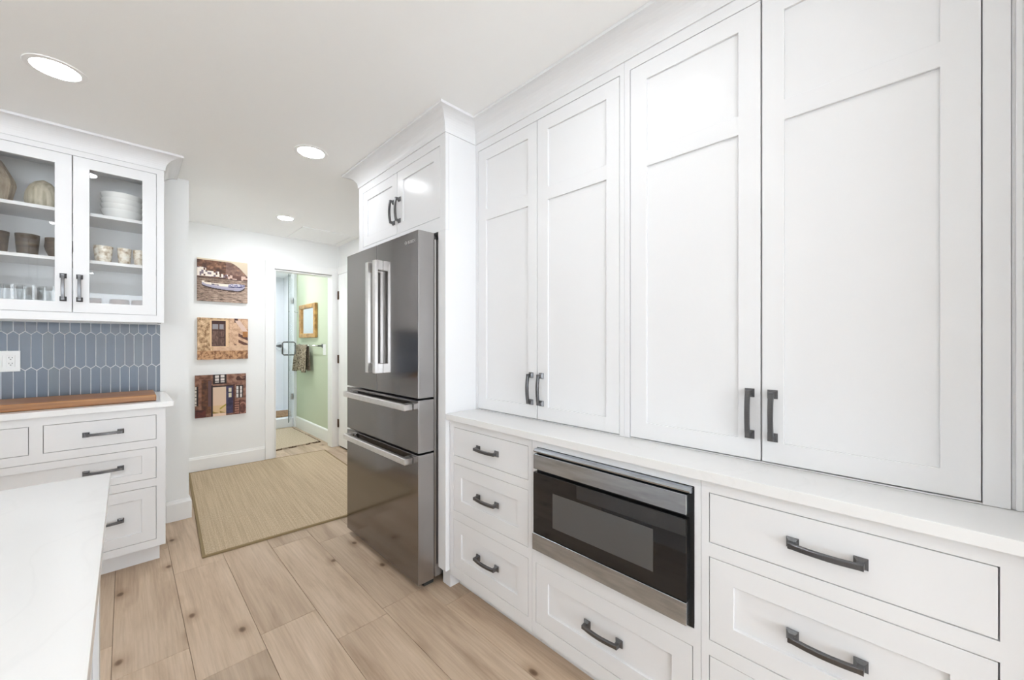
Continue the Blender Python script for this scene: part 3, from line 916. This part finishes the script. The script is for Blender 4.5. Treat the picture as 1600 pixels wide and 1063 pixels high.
for k, lb in enumerate(('white china bowl at the bottom of the stack of bowls', 'white china bowl second from the bottom of the stack', 'white china bowl second from the top of the stack', 'white china bowl on top of the stack of bowls')):
    sc = 1.13
    prof = [(r * sc, z * 1.05) for r, z in bowl]
    o = lathe('bowl', prof, M['china'], None, 40, (-0.012, 3.455, S2 + k * 0.034))
    tag(o, lb, 'bowl', 'stacked white bowls')
# middle shelf
def tapered(r0, r1, h, t=0.006):
    return [(0, 0), (r0, 0), (r1, h), (r1 - t, h), (r0 - t, 0.008), (0, 0.008)]
o = lathe('wooden_bowl', tapered(0.043, 0.053, 0.128), M['bowlwood'], None, 28, (-0.502, 3.47, S1)); tag(o, 'leftmost tapered brown wooden cup on the middle shelf', 'bowl')
o = lathe('wooden_bowl', tapered(0.038, 0.046, 0.128), M['bowlwood'], None, 28, (-0.388, 3.47, S1)); tag(o, 'tapered brown wooden cup second from the left on the middle shelf', 'bowl')
o = lathe('wooden_bowl', [(0, 0), (0.028, 0), (0.034, 0.006), (0.052, 0.05), (0.057, 0.075), (0.054, 0.1), (0.054, 0.122), (0.050, 0.122), (0.050, 0.1), (0.052, 0.075), (0.045, 0.05), (0.028, 0.014), (0, 0.012)], M['bowlwood'], None, 28, (-0.272, 3.47, S1))
tag(o, 'rounded brown wooden bowl nearest the left door handle', 'bowl')
tum = [(0, 0), (0.030, 0), (0.033, 0.004), (0.041, 0.104), (0.0385, 0.104), (0.031, 0.008), (0, 0.008)]
for x, y, lb in ((-0.093, 3.42, 'cream mosaic tumbler at the left of the middle shelf'), (-0.002, 3.42, 'cream mosaic tumbler in the middle of the middle shelf'), (0.068, 3.425, 'cream mosaic tumbler at the right of the middle shelf')):
    o = lathe('tumbler', [(r * (1.05 if x < -0.05 else 0.80), z) for r, z in tum], M['mosaic'], None, 28, (x, y, S1)); tag(o, lb, 'tumbler', 'mosaic tumblers')
# bottom shelf
for x, w, lb in ((-0.128, 0.030, 'dark amber glass votive at the left of the bottom shelf'), (-0.024, 0.046, 'wide dark amber glass bowl in the middle of the bottom shelf'), (0.072, 0.044, 'dark amber glass bowl at the right of the bottom shelf')):
    o = lathe('amber_bowl', [(0, 0), (w * 0.8, 0), (w, 0.02), (w, 0.068), (w * 0.94, 0.082), (w * 0.88, 0.082), (w * 0.93, 0.066), (w * 0.92, 0.02), (0, 0.01)], M['amber'], None, 28, (x, 3.45, S0)); tag(o, lb, 'bowl', 'amber glass bowls')
gl = [(0, 0), (0.027, 0), (0.029, 0.004), (0.032, 0.06), (0.035, 0.128), (0.0335, 0.128), (0.0305, 0.06), (0.027, 0.012), (0, 0.010)]
src = None
gi = 0
names = ['first', 'second', 'third', 'fourth']
for row, y in (('front', 3.385), ('back', 3.50)):
    for i in range(4):
        x = -0.500 + i * 0.073 + (0.03 if row == 'back' else 0)
        lb = 'clear drinking glass, %s from the left in the %s row' % (names[i], row)
        if src is None:
            src = lathe('drinking_glass', gl, M['clear'], None, 20, (0, 0, 0)); o = src
        else:
            o = src.copy(); C.objects.link(o)
        o.location = (x, y, S0)
        tag(o, lb, 'glass', 'clear drinking glasses')

# ------------------------------------------------------------------ island
isl = thing('kitchen_island', 'white kitchen island body at the lower left', 'kitchen island', (-0.6, 0.1, 0.0))
box('body', -1.15, -0.058, -1.25, 1.490, 0.0, 0.8845, M['cab'], isl)
bm = bmesh.new(); plate(bm, lambda a, d_, z: (-0.058 + 0.012 - d_, a, z), -1.25, 1.490, 0.10, 0.8845, 0.0, 0.0119, [(-1.15, -0.33, 0.17, 0.81), (-0.27, 0.55, 0.17, 0.81), (0.61, 1.42, 0.17, 0.81)])
make('end_panel', bm, M['cab'], isl, bevel=0.001)
o = box('countertop', -1.45, -0.028, -1.30, 1.521, 0.885, 0.915, M['quartz'], bevel=0.002, seg=2)
tag(o, 'white quartz island countertop in the lower left corner', 'countertop')

# ------------------------------------------------------------------ canvas prints
def lin(c): return tuple(((x / 255) / 12.92 if x / 255 <= 0.04045 else ((x / 255 + 0.055) / 1.055) ** 2.4) for x in c)
def nz(u, v, s, o=0.0): return noise.noise(Vector((u * s + o, v * s - o, o * 1.7)))
def mixc(a, b, t):
    t = max(0, min(1, t)); return tuple(x + (y - x) * t for x, y in zip(a, b))
def inr(u, t, r): return r[0] <= u <= r[1] and r[2] <= t <= r[3]
def harbour(u, t):
    ridge = 0.03 if u < 0.62 else 0.03 + (u - 0.62) ** 1.6 * 1.5
    if t < ridge: return mixc((215, 200, 175), (200, 180, 160), t * 3)
    if t < 0.44:
        n = nz(u, t * 1.6, 9, 3.1) + 0.6 * nz(u, t, 24, 1.7)
        c = mixc((120, 82, 60), (70, 42, 30), n * 1.3 + 0.35) if u < 0.55 else mixc((140, 108, 94), (105, 76, 66), n + 0.5)
        if n < -0.5: c = mixc(c, (170, 125, 95), 0.6)
        top = 0.21 + 0.07 * (u > 0.17) + 0.05 * (u > 0.42)
        if u < 0.59 and top < t < 0.42:
            cell = (math.floor(u * 26), math.floor(t * 22))
            h = noise.cell(Vector((cell[0] * 1.3, cell[1] * 2.1, 0.5)))
            c = (232, 220, 208) if h > -0.25 else ((120, 105, 115) if h > -0.6 else (95, 62, 50))
        elif t > 0.34 and u > 0.59:
            h = noise.cell(Vector((math.floor(u * 22) * 1.1, math.floor(t * 24), 2.5)))
            c = (205, 175, 160) if h > 0.35 else mixc(c, (85, 50, 42), 0.6)
        return c
    if t < 0.46: return (72, 52, 46)
    base = mixc((120, 98, 84), (185, 160, 145), (t - 0.44) * 0.7 + (u - 0.45) * 0.5 + 0.15)
    s = nz(u * 0.9, t * 5.5, 9, 7.7) + 0.5 * nz(u, t * 3, 30, 2.2)
    c = mixc(base, (70, 55, 44), s * 1.4 - 0.05) if s > 0 else mixc(base, (205, 180, 160), -s)
    # boat
    mid = (u - 0.08) / 0.86
    if 0 <= mid <= 1:
        up = 0.555 - 0.03 * (mid < 0.06) + 0.012 * math.sin(mid * PI) + (0.02 if mid > 0.55 else 0) * 0
        if mid > 0.6: up -= 0.02 * math.sin((mid - 0.6) / 0.4 * PI)
        lo = 0.60 + 0.115 * math.sin(min(1, mid * 1.08) ** 0.6 * PI * 0.5) - (0.09 * max(0, (mid - 0.82) / 0.18) ** 2)
        if up < t < lo:
            f = (t - up) / (lo - up)
            if f < 0.42:
                c = (232, 220, 205) if mid < 0.6 else ((120, 118, 150) if nz(u, t, 30, 4) > 0.05 else (190, 185, 195))
                if 0.22 < mid < 0.38 and 0.2 < f < 0.38: c = (70, 60, 85)
            elif f < 0.55 and mid > 0.6: c = (60, 58, 95)
            else: c = mixc((196, 188, 196), (150, 145, 165), f)
        elif lo <= t < lo + 0.03: c = (62, 46, 38)
    return c
def stone_lane(u, t):
    n = nz(u, t, 16, 5.5) + 0.7 * nz(u, t, 38, 8.8)
    c = mixc((205, 172, 135), (132, 98, 66), n * 1.1 + 0.15)
    if n < -0.55: c = (225, 196, 160)
    if 0.62 < u and t < 0.75:
        c = mixc((214, 178, 148), (170, 130, 102), n * 0.8 + 0.2)
        if u > 0.72:
            lev = math.floor((t + (u - 0.7) * -0.55) * 13)
            if lev % 2 == 0 and t > 0.35 and u > 0.80 - 0.1 * (t > 0.6): c = mixc((105, 66, 52), (78, 46, 40), n + 0.5)
        if inr(u, t, (0.72, 0.79, 0.0, 0.10)): c = (70, 34, 24)
        if inr(u, t, (0.89, 1.0, 0.26, 0.46)): c = mixc((178, 122, 66), (150, 98, 52), n + 0.5)
        if t > 0.05 and abs((u - 0.78) - (t - 0.05) * 0.62) < 0.055 and t < 0.32: c = (214, 186, 172)
    if t > 0.66 and t < 0.80 and u > 0.3: c = mixc((216, 182, 152), (190, 152, 124), n * 0.6 + 0.3)
    if t >= 0.79: c = mixc((196, 152, 112), (122, 82, 54), n * 1.2 + 0.3)
    if inr(u, t, (0.235, 0.60, 0.045, 0.70)): c = (222, 188, 150)
    if inr(u, t, (0.27, 0.545, 0.07, 0.68)):
        c = mixc((120, 92, 80), (78, 52, 44), nz(u, t * 0.4, 40, 1.1) + 0.5)
        if t < 0.14: c = (58, 26, 22)
        if u > 0.515: c = (50, 24, 24)
        if inr(u, t, (0.285, 0.395, 0.15, 0.27)) or inr(u, t, (0.42, 0.50, 0.15, 0.27)): c = (142, 138, 142)
        if abs(u - 0.405) < 0.009 or abs(t - 0.30) < 0.012 or (abs(t - 0.47) < 0.012 and u > 0.41): c = (66, 40, 34)
    return c
def blue_door(u, t):
    n = nz(u, t, 12, 2.4) + 0.5 * nz(u, t, 30, 6.1)
    c = mixc((150, 112, 94), (104, 66, 52), n + 0.35)
    if u < 0.30: c = mixc((140, 100, 80), (96, 58, 42), n + 0.4)
    if inr(u, t, (0.12, 0.295, 0.12, 0.92)): c = mixc((108, 66, 40), (66, 36, 22), n + 0.45)
    if inr(u, t, (0.24, 0.31, 0.13, 0.75)): c = (92, 66, 68)
    if inr(u, t, (0.0, 0.06, 0.26, 0.72)): c = (36, 20, 18) if (u > 0.025 or (t * 12) % 1 < 0.2) else (200, 190, 180)
    if u < 0.2 and t > 0.82: c = mixc((96, 40, 30), (60, 22, 18), n + 0.5)
    if inr(u, t, (0.30, 0.335, 0.25, 1.0)) or inr(u, t, (0.30, 0.74, 0.265, 0.30)): c = (40, 24, 22)
    if inr(u, t, (0.33, 0.60, 0.0, 0.225)):
        c = (32, 16, 16)
        if (inr(u, t, (0.375, 0.45, 0.02, 0.19)) or inr(u, t, (0.48, 0.555, 0.0, 0.19))) and (t * 13.0) % 1 > 0.16: c = (214, 206, 202)
    if inr(u, t, (0.335, 0.59, 0.30, 1.0)):
        c = mixc((205, 182, 160), (222, 190, 165), t)
        if t > 0.74: c = (214, 182, 140)
        if abs((u - 0.33) * 0.45 + 0.96 - t - (0.12 if u > 0.47 else 0.06)) < 0.025 and t > 0.7: c = (150, 122, 60)
        if u > 0.47 and abs(t - (0.83 - (u - 0.47) * 0.8)) < 0.02: c = (160, 145, 50)
        if t > 0.93: c = (230, 200, 180)
    if inr(u, t, (0.595, 0.735, 0.30, 0.96)):
        c = mixc((64, 56, 88), (40, 34, 58), n + 0.4)
        if inr(u, t, (0.645, 0.70, 0.33, 0.57)) and abs(t - 0.445) > 0.015: c = (205, 196, 170)
    if inr(u, t, (0.735, 0.77, 0.25, 0.95)): c = (72, 36, 30)
    if inr(u, t, (0.79, 0.945, 0.28, 0.60)):
        c = (38, 20, 20)
        if (inr(u, t, (0.80, 0.845, 0.31, 0.59)) or inr(u, t, (0.875, 0.92, 0.31, 0.59))) and (t * 10.5) % 1 > 0.15: c = (214, 208, 204)
    if inr(u, t, (0.78, 1.0, 0.06, 0.16)) and n > -0.1: c = (70, 36, 28)
    if t > 0.66 and u > 0.77:
        c = mixc((120, 76, 64), (84, 46, 38), n + 0.5)
        if (t * 17) % 1 < 0.4 and u < 0.86: c = (168, 118, 100)
        if abs((u - 0.93) ** 2 / 0.006 + (t - 0.86) ** 2 / 0.02 - 1) < 0.25: c = (160, 112, 96)
        if inr(u, t, (0.86, 0.875, 0.66, 1.0)): c = (56, 28, 24)
    return c
def canvas(label, x0, x1, z0, z1, fn, tilt=0.0):
    e = thing('canvas_print', label, 'wall art', ((x0 + x1) / 2, 4.869, z0), 'canvas prints on the hall wall')
    box('stretcher', x0 + 0.0005, x1 - 0.0005, 4.8402, 4.869, z0 + 0.0005, z1 - 0.0005, M['canvas'], e)
    NX, NZ = 120, 120
    verts = []; faces = []; cols = []
    for j in range(NZ + 1):
        for i in range(NX + 1):
            verts.append((x0 + (x1 - x0) * i / NX, 4.840, z1 - (z1 - z0) * j / NZ))
    for j in range(NZ):
        for i in range(NX):
            a = j * (NX + 1) + i
            faces.append((a, a + NX + 1, a + NX + 2, a + 1))
            cols.append(lin(fn((i + 0.5) / NX, (j + 0.5) / NZ)))
    # wrap the print round the four edges
    def wrap(p, q, c):
        k = len(verts)
        verts.extend([p, q, (q[0], 4.869, q[2]), (p[0], 4.869, p[2])]); faces.append((k, k + 1, k + 2, k + 3)); cols.append(c)
    for i in range(NX):
        xa = x0 + (x1 - x0) * i / NX; xb = x0 + (x1 - x0) * (i + 1) / NX
        wrap((xa, 4.840, z1), (xb, 4.840, z1), cols[i]); wrap((xa, 4.840, z0), (xb, 4.840, z0), cols[(NZ - 1) * NX + i])
    for j in range(NZ):
        za = z1 - (z1 - z0) * j / NZ; zb_ = z1 - (z1 - z0) * (j + 1) / NZ
        wrap((x0, 4.840, za), (x0, 4.840, zb_), cols[j * NX]); wrap((x1, 4.840, za), (x1, 4.840, zb_), cols[j * NX + NX - 1])
    me = bpy.data.meshes.new('printed_canvas'); me.from_pydata(verts, [], faces)
    at = me.color_attributes.new('print_colour', 'FLOAT_COLOR', 'CORNER')
    buf = []
    for p, c in zip(me.polygons, cols):
        buf.extend([*c, 1.0] * p.loop_total)
    at.data.foreach_set('color', buf)
    me.materials.append(M['print'])
    o = bpy.data.objects.new('printed_canvas', me); link(o, e)
canvas('canvas print of a white boat in a harbour, top of three', 0.499, 0.911, 1.680, 2.100, harbour)
canvas('canvas print of an old door in a stone lane, middle of three', 0.501, 0.914, 1.100, 1.515, stone_lane)
canvas('canvas print of a doorway with a blue door, bottom of three', 0.483, 0.897, 0.530, 0.946, blue_door)

# ------------------------------------------------------------------ ceiling fittings
def downlight(label, x, y, r=0.078, mat='lamp'):
    e = thing('recessed_downlight', label, 'ceiling light', (x, y, CEIL), 'recessed ceiling downlights')
    lathe('trim_ring', [(r - 0.006, -0.0005), (r - 0.004, -0.004), (r + 0.014, -0.003), (r + 0.016, -0.0002)], M['trim'], e, 40, (x, y, CEIL))
    lathe('diffuser', [(0, -0.0022), (r - 0.006, -0.0022), (r - 0.005, -0.0004)], M[mat], e, 40, (x, y, CEIL))
downlight('recessed ceiling light above the left glass cabinet and island', -0.21, 2.565)
downlight('recessed ceiling light in front of the refrigerator', 0.814, 2.572)
downlight('small recessed ceiling light in the hall near the vent', 1.074, 4.106, 0.066, 'lamp_hall')
downlight('recessed ceiling light reflected in the tall cabinet doors', 0.80, 0.69)
downlight('recessed ceiling light over the island behind the viewer', -0.45, 0.69)
downlight('recessed ceiling light behind the viewer, right row', 0.80, -1.2)
downlight('recessed ceiling light behind the viewer, middle row', -0.45, -1.2)
downlight('recessed ceiling light over the far side of the island', -1.7, 0.69)
downlight('recessed ceiling light above the left base cabinets out of view', -1.7, 2.565)
downlight('recessed ceiling light behind the viewer, left row', -1.7, -1.2)
downlight('recessed ceiling light nearest the added glazed doors, right row', 0.80, -3.1)
downlight('recessed ceiling light nearest the added glazed doors, middle row', -0.45, -3.1)
downlight('recessed ceiling light nearest the added glazed doors, left row', -1.7, -3.1)
downlight('unseen recessed ceiling light added to brighten the bathroom', 1.15, 5.75, mat='bath_fill')  # this and the shower lamp are unseen, added to light the bathroom
downlight('unseen recessed ceiling light added to brighten the shower', 1.35, 7.2, mat='bath_fill')
def pendant(label, x, y):
    e = thing('pendant_lamp', label, 'pendant lamp', (x, y, CEIL), 'pendant lamps over the island')
    lathe('canopy', [(0, -0.0005), (0.062, -0.0005), (0.062, -0.010), (0.050, -0.022), (0.010, -0.026), (0, -0.026)], M['iron'], e, 28, (x, y, CEIL))
    bm = bmesh.new(); tube(bm, [(x, y, CEIL - 0.024), (x, y, 1.99)], 0.004, 8); make('stem', bm, M['iron'], e)
    lathe('socket', [(0, 0.0), (0.022, 0.0), (0.024, -0.05), (0.020, -0.075), (0, -0.075)], M['iron'], e, 20, (x, y, 1.99))
    lathe('shade', [(0.024, -0.02), (0.060, -0.045), (0.105, -0.12), (0.115, -0.19), (0.098, -0.26), (0.096, -0.26), (0.112, -0.19), (0.102, -0.12), (0.058, -0.048), (0.024, -0.024)], M['clear'], e, 32, (x, y, 1.99))
    lathe('bulb', [(0, -0.0755), (0.014, -0.0755), (0.018, -0.095), (0.040, -0.13), (0.044, -0.155), (0.036, -0.182), (0.018, -0.197), (0, -0.199)], M['bulb'], e, 24, (x, y, 1.99))
pendant('black stemmed clear glass pendant nearest the glass cabinets', -0.75, -0.22)
pendant('black stemmed clear glass pendant farthest from the glass cabinets', -0.75, -0.80)
ve = thing('ceiling_vent', 'white rectangular ceiling access panel by the hall corner', 'vent', (1.55, 4.53, CEIL))
bm = bmesh.new(); plate(bm, lambda a, d_, z: (a, z, CEIL - d_), 1.27, 1.80, 4.262, 4.79, 0.0, 0.010, [(1.30, 1.77, 4.292, 4.76)])
make('frame', bm, M['ceiling'], ve, bevel=0.002)
box('panel', 1.3005, 1.7695, 4.2925, 4.7595, CEIL - 0.005, CEIL - 0.0005, M['ceiling'], ve)

# ------------------------------------------------------------------ sisal rug
rg = thing('sisal_rug', 'tan woven sisal rug with bound edge on the hall floor', 'rug', (0.321, 2.893, 0.0))
rg.rotation_euler = (0, 0, R(-3.2))
W_, L_, T_ = 1.235, 1.955, 0.011
def loose(name, bm, mat, parent, bevel=0.0):
    finish(bm, bevel, 2)
    me = bpy.data.meshes.new(name); bm.to_mesh(me); bm.free(); me.materials.append(mat)
    o = bpy.data.objects.new(name, me); C.objects.link(o); o.parent = parent; return o
bm = bmesh.new(); bx(bm, 0.016, W_ - 0.016, 0.016, L_ - 0.016, 0.0005, T_)
loose('woven_field', bm, M['sisal'], rg)
bm = bmesh.new(); plate(bm, lambda a, d_, z: (a, z, d_), 0, W_, 0, L_, 0.0005, T_ + 0.0012, [(0.016, W_ - 0.016, 0.016, L_ - 0.016)])
loose('binding', bm, M['binding'], rg, 0.003)

# ------------------------------------------------------------------ bathroom things
br = thing('bath_rug', 'cream bath rug with a dark frayed edge in the bathroom doorway', 'rug', (1.2, 5.8, 0.0))
bm = bmesh.new()
ring = []
cs = [(0.80, 5.12), (1.752, 5.235), (1.745, 6.36), (0.80, 6.40)]
for i in range(4):
    a, b = Vector(cs[i]), Vector(cs[(i + 1) % 4])
    for k in range(24):
        p = a.lerp(b, k / 24); nn = Vector((b - a)).normalized()
        p += Vector((-nn.y, nn.x)) * (0.010 * noise.noise(Vector((p.x * 25, p.y * 25, 3))))
        ring.append((p.x, p.y))
lo = [bm.verts.new((x, y, 0.0005)) for x, y in ring]; hi = [bm.verts.new((x, y, 0.014)) for x, y in ring]
bm.faces.new(lo[::-1]); bm.faces.new(hi)
for k in range(len(ring)): bm.faces.new([lo[k], lo[(k + 1) % len(ring)], hi[(k + 1) % len(ring)], hi[k]])
make('pile', bm, M['bathmat'], br)
bm = bmesh.new()
for i in range(len(ring)):
    if noise.noise(Vector((ring[i][0] * 9, ring[i][1] * 9, 8))) > -0.12 or i % 5 == 0:
        x, y = ring[i]; x2, y2 = ring[(i + 1) % len(ring)]
        cx_, cy_ = 1.27, 5.78
        ox_ = 0.012 * (1 if x > cx_ else -1) * (1 if abs(x - cx_) > 0.4 else 0); oy_ = 0.016 * (1 if y > cy_ else -1) * (1 if abs(y - cy_) > 0.45 else 0)
        tube(bm, [(x, y, 0.008), (x + ox_, y + oy_, 0.006), (x2 + ox_, y2 + oy_, 0.006), (x2, y2, 0.008)], 0.0055, 5)
make('fringe', bm, M['fringe'], br)['kind'] = 'stuff'

mi = thing('wall_mirror', 'small gold framed mirror on the sage green bathroom wall', 'mirror', (1.83, 5.85, 1.33))
MB_ = lambda a, d_, z: (1.79 + d_, a, z)
bm = bmesh.new(); plate(bm, MB_, 5.515, 6.185, 1.335, 1.805, 0.0, 0.0395, [(5.585, 6.115, 1.395, 1.745)])
make('frame', bm, M['gold'], mi, bevel=0.006)
bm = bmesh.new(); mbox(bm, MB_, 5.585, 6.115, 0.022, 0.028, 1.395, 1.745)
make('mirror_glass', bm, M['mirror'], mi)

tb = thing('towel_bar', 'chrome towel bar under the gold mirror', 'towel bar', (1.83, 5.81, 1.22))
bm = bmesh.new(); tube(bm, [(1.765, 5.33, 1.225), (1.765, 6.29, 1.225)], 0.008, 12); make('rail', bm, M['chrome'], tb, smooth=True)
for y in (5.335, 6.285):
    bm = bmesh.new(); tube(bm, [(1.765, y, 1.225), (1.8295, y, 1.225)], 0.010, 12); bx(bm, 1.823, 1.8299, y - 0.024, y + 0.024, 1.20, 1.25)
    make('bracket', bm, M['pull'], tb)
# towel: cloth folded over the rail, falling in vertical pleats
bm = bmesh.new()
NA, RB = 72, 0.013
path = [(-1, 1.225 - 0.355 * (1 - k / 16)) for k in range(17)]
path = [('f', z) for _, z in path] + [('a', t) for t in (0.25, 0.5, 0.75)] + [('b', 1.225 - 0.33 * k / 12) for k in range(13)]
grid_ = []
for (kind, q) in path:
    line = []
    for i in range(NA + 1):
        w_ = i / NA
        yy = 5.66 + 0.56 * w_
        if kind == 'a':
            x_ = 1.765 - RB * math.cos(q * PI); z_ = 1.225 + RB * math.sin(q * PI)
        else:
            drop = (1.225 - q) / 0.355
            fold = (0.5 + 0.5 * math.sin(w_ * 2 * PI * 4.2 + 0.9 * drop)) ** 1.4
            if kind == 'f': x_ = 1.765 - RB - drop ** 0.5 * (0.006 + 0.034 * fold)
            else: x_ = 1.765 + RB + drop ** 0.5 * 0.010 * fold
            z_ = q - 0.012 * math.sin(w_ * 9.0) * drop
            yy += (0.5 - w_) * 0.10 * (1 - drop)
        if kind == 'a': yy += (0.5 - w_) * 0.10
        line.append(bm.verts.new((x_, yy, z_)))
    grid_.append(line)
for A, B in zip(grid_[:-1], grid_[1:]):
    for i in range(NA): bm.faces.new([A[i], A[i + 1], B[i + 1], B[i]])
o = make('hand_towel', bm, M['towel'], smooth=True)
md = o.modifiers.new('cloth_thickness', 'SOLIDIFY'); md.thickness = 0.004; md.offset = 0
tag(o, 'brown patterned hand towel hanging on the towel bar', 'towel')

sw = thing('light_switch', 'white rocker switch plate on the green wall by the doorway', 'switch', (1.83, 5.25, 1.1))
box('plate', 1.824, 1.8299, 5.21, 5.31, 1.105, 1.245, M['plastic'], sw, 0.0015)
box('rocker', 1.820, 1.8245, 5.243, 5.277, 1.14, 1.21, M['plastic'], sw, 0.001)

# open shower door, hinged on the post
hp = Vector((1.792, 6.50)); fp = Vector((1.594, 5.95)); dv = (fp - hp).normalized(); nv = Vector((-dv.y, dv.x))
sd = thing('shower_door', 'frameless glass shower door standing open with a chrome ring handle', 'shower door', (hp.x, hp.y, 0.16))
def slab(bm, s0, s1, t0, t1, z0, z1):
    P = [hp + dv * s + nv * t for s, t in ((s0, t0), (s1, t0), (s1, t1), (s0, t1))]
    a = [bm.verts.new((p.x, p.y, z0)) for p in P]; b_ = [bm.verts.new((p.x, p.y, z1)) for p in P]
    bm.faces.new(a[::-1]); bm.faces.new(b_)
    for k in range(4): bm.faces.new([a[k], a[(k + 1) % 4], b_[(k + 1) % 4], b_[k]])
LN = (fp - hp).length
bm = bmesh.new(); slab(bm, 0.012, LN - 0.003, -0.005, 0.005, 0.165, 2.215); make('glass_sheet', bm, M['shower_glass'], sd)
bm = bmesh.new(); slab(bm, LN - 0.003, LN, -0.005, 0.005, 0.165, 2.215); make('edge_seal', bm, M['glass_edge'], sd)
for z in (1.90, 0.46):
    bm = bmesh.new(); slab(bm, 0.0, 0.07, -0.012, 0.012, z - 0.045, z + 0.045); make('hinge', bm, M['chrome'], sd, bevel=0.002)
for s in (-1, 1):
    bm = bmesh.new()
    pts = []
    for (off, z) in ((0.005, 1.275), (0.060, 1.275), (0.078, 1.257), (0.078, 1.115), (0.060, 1.097), (0.005, 1.097)):
        p = hp + dv * (LN - 0.05) + nv * s * off; pts.append((p.x, p.y, z))
    tube(bm, pts, 0.009, 10); make('handle', bm, M['pull'], sd, smooth=True)
vk = thing('shower_mixer', 'chrome shower mixer knob on the white shower wall', 'shower mixer', (1.99, 7.94, 1.2))
bm = bmesh.new(); tube(bm, [(1.985, 7.949, 1.205), (1.985, 7.935, 1.205)], 0.07, 24); make('plate', bm, M['chrome'], vk)
bm = bmesh.new(); tube(bm, [(1.985, 7.935, 1.205), (1.985, 7.88, 1.205)], 0.028, 20); tube(bm, [(1.985, 7.885, 1.205), (1.91, 7.88, 1.205)], 0.010, 10); make('lever', bm, M['pull'], vk)
hk = thing('towel_hook', 'small chrome hook on the green wall beside the shower', 'hook', (1.83, 6.37, 1.72))
bm = bmesh.new(); bx(bm, 1.8235, 1.8299, 6.35, 6.39, 1.70, 1.74); tube(bm, [(1.825, 6.37, 1.72), (1.795, 6.37, 1.715), (1.785, 6.37, 1.735)], 0.006, 8)
make('hook_arm', bm, M['chrome'], hk)
mt = thing('shower_mat', 'small brown slatted teak mat on the shower floor', 'mat', (1.85, 7.35, 0.05))
for k in range(7):
    box('slat', 1.60, 2.03, 7.06 + k * 0.085, 7.125 + k * 0.085, 0.062, 0.085, M['teak'], mt, 0.002)
for x in (1.68, 1.95):
    box('batten', x - 0.02, x + 0.02, 7.06, 7.635, 0.0505, 0.0618, M['teak'], mt)
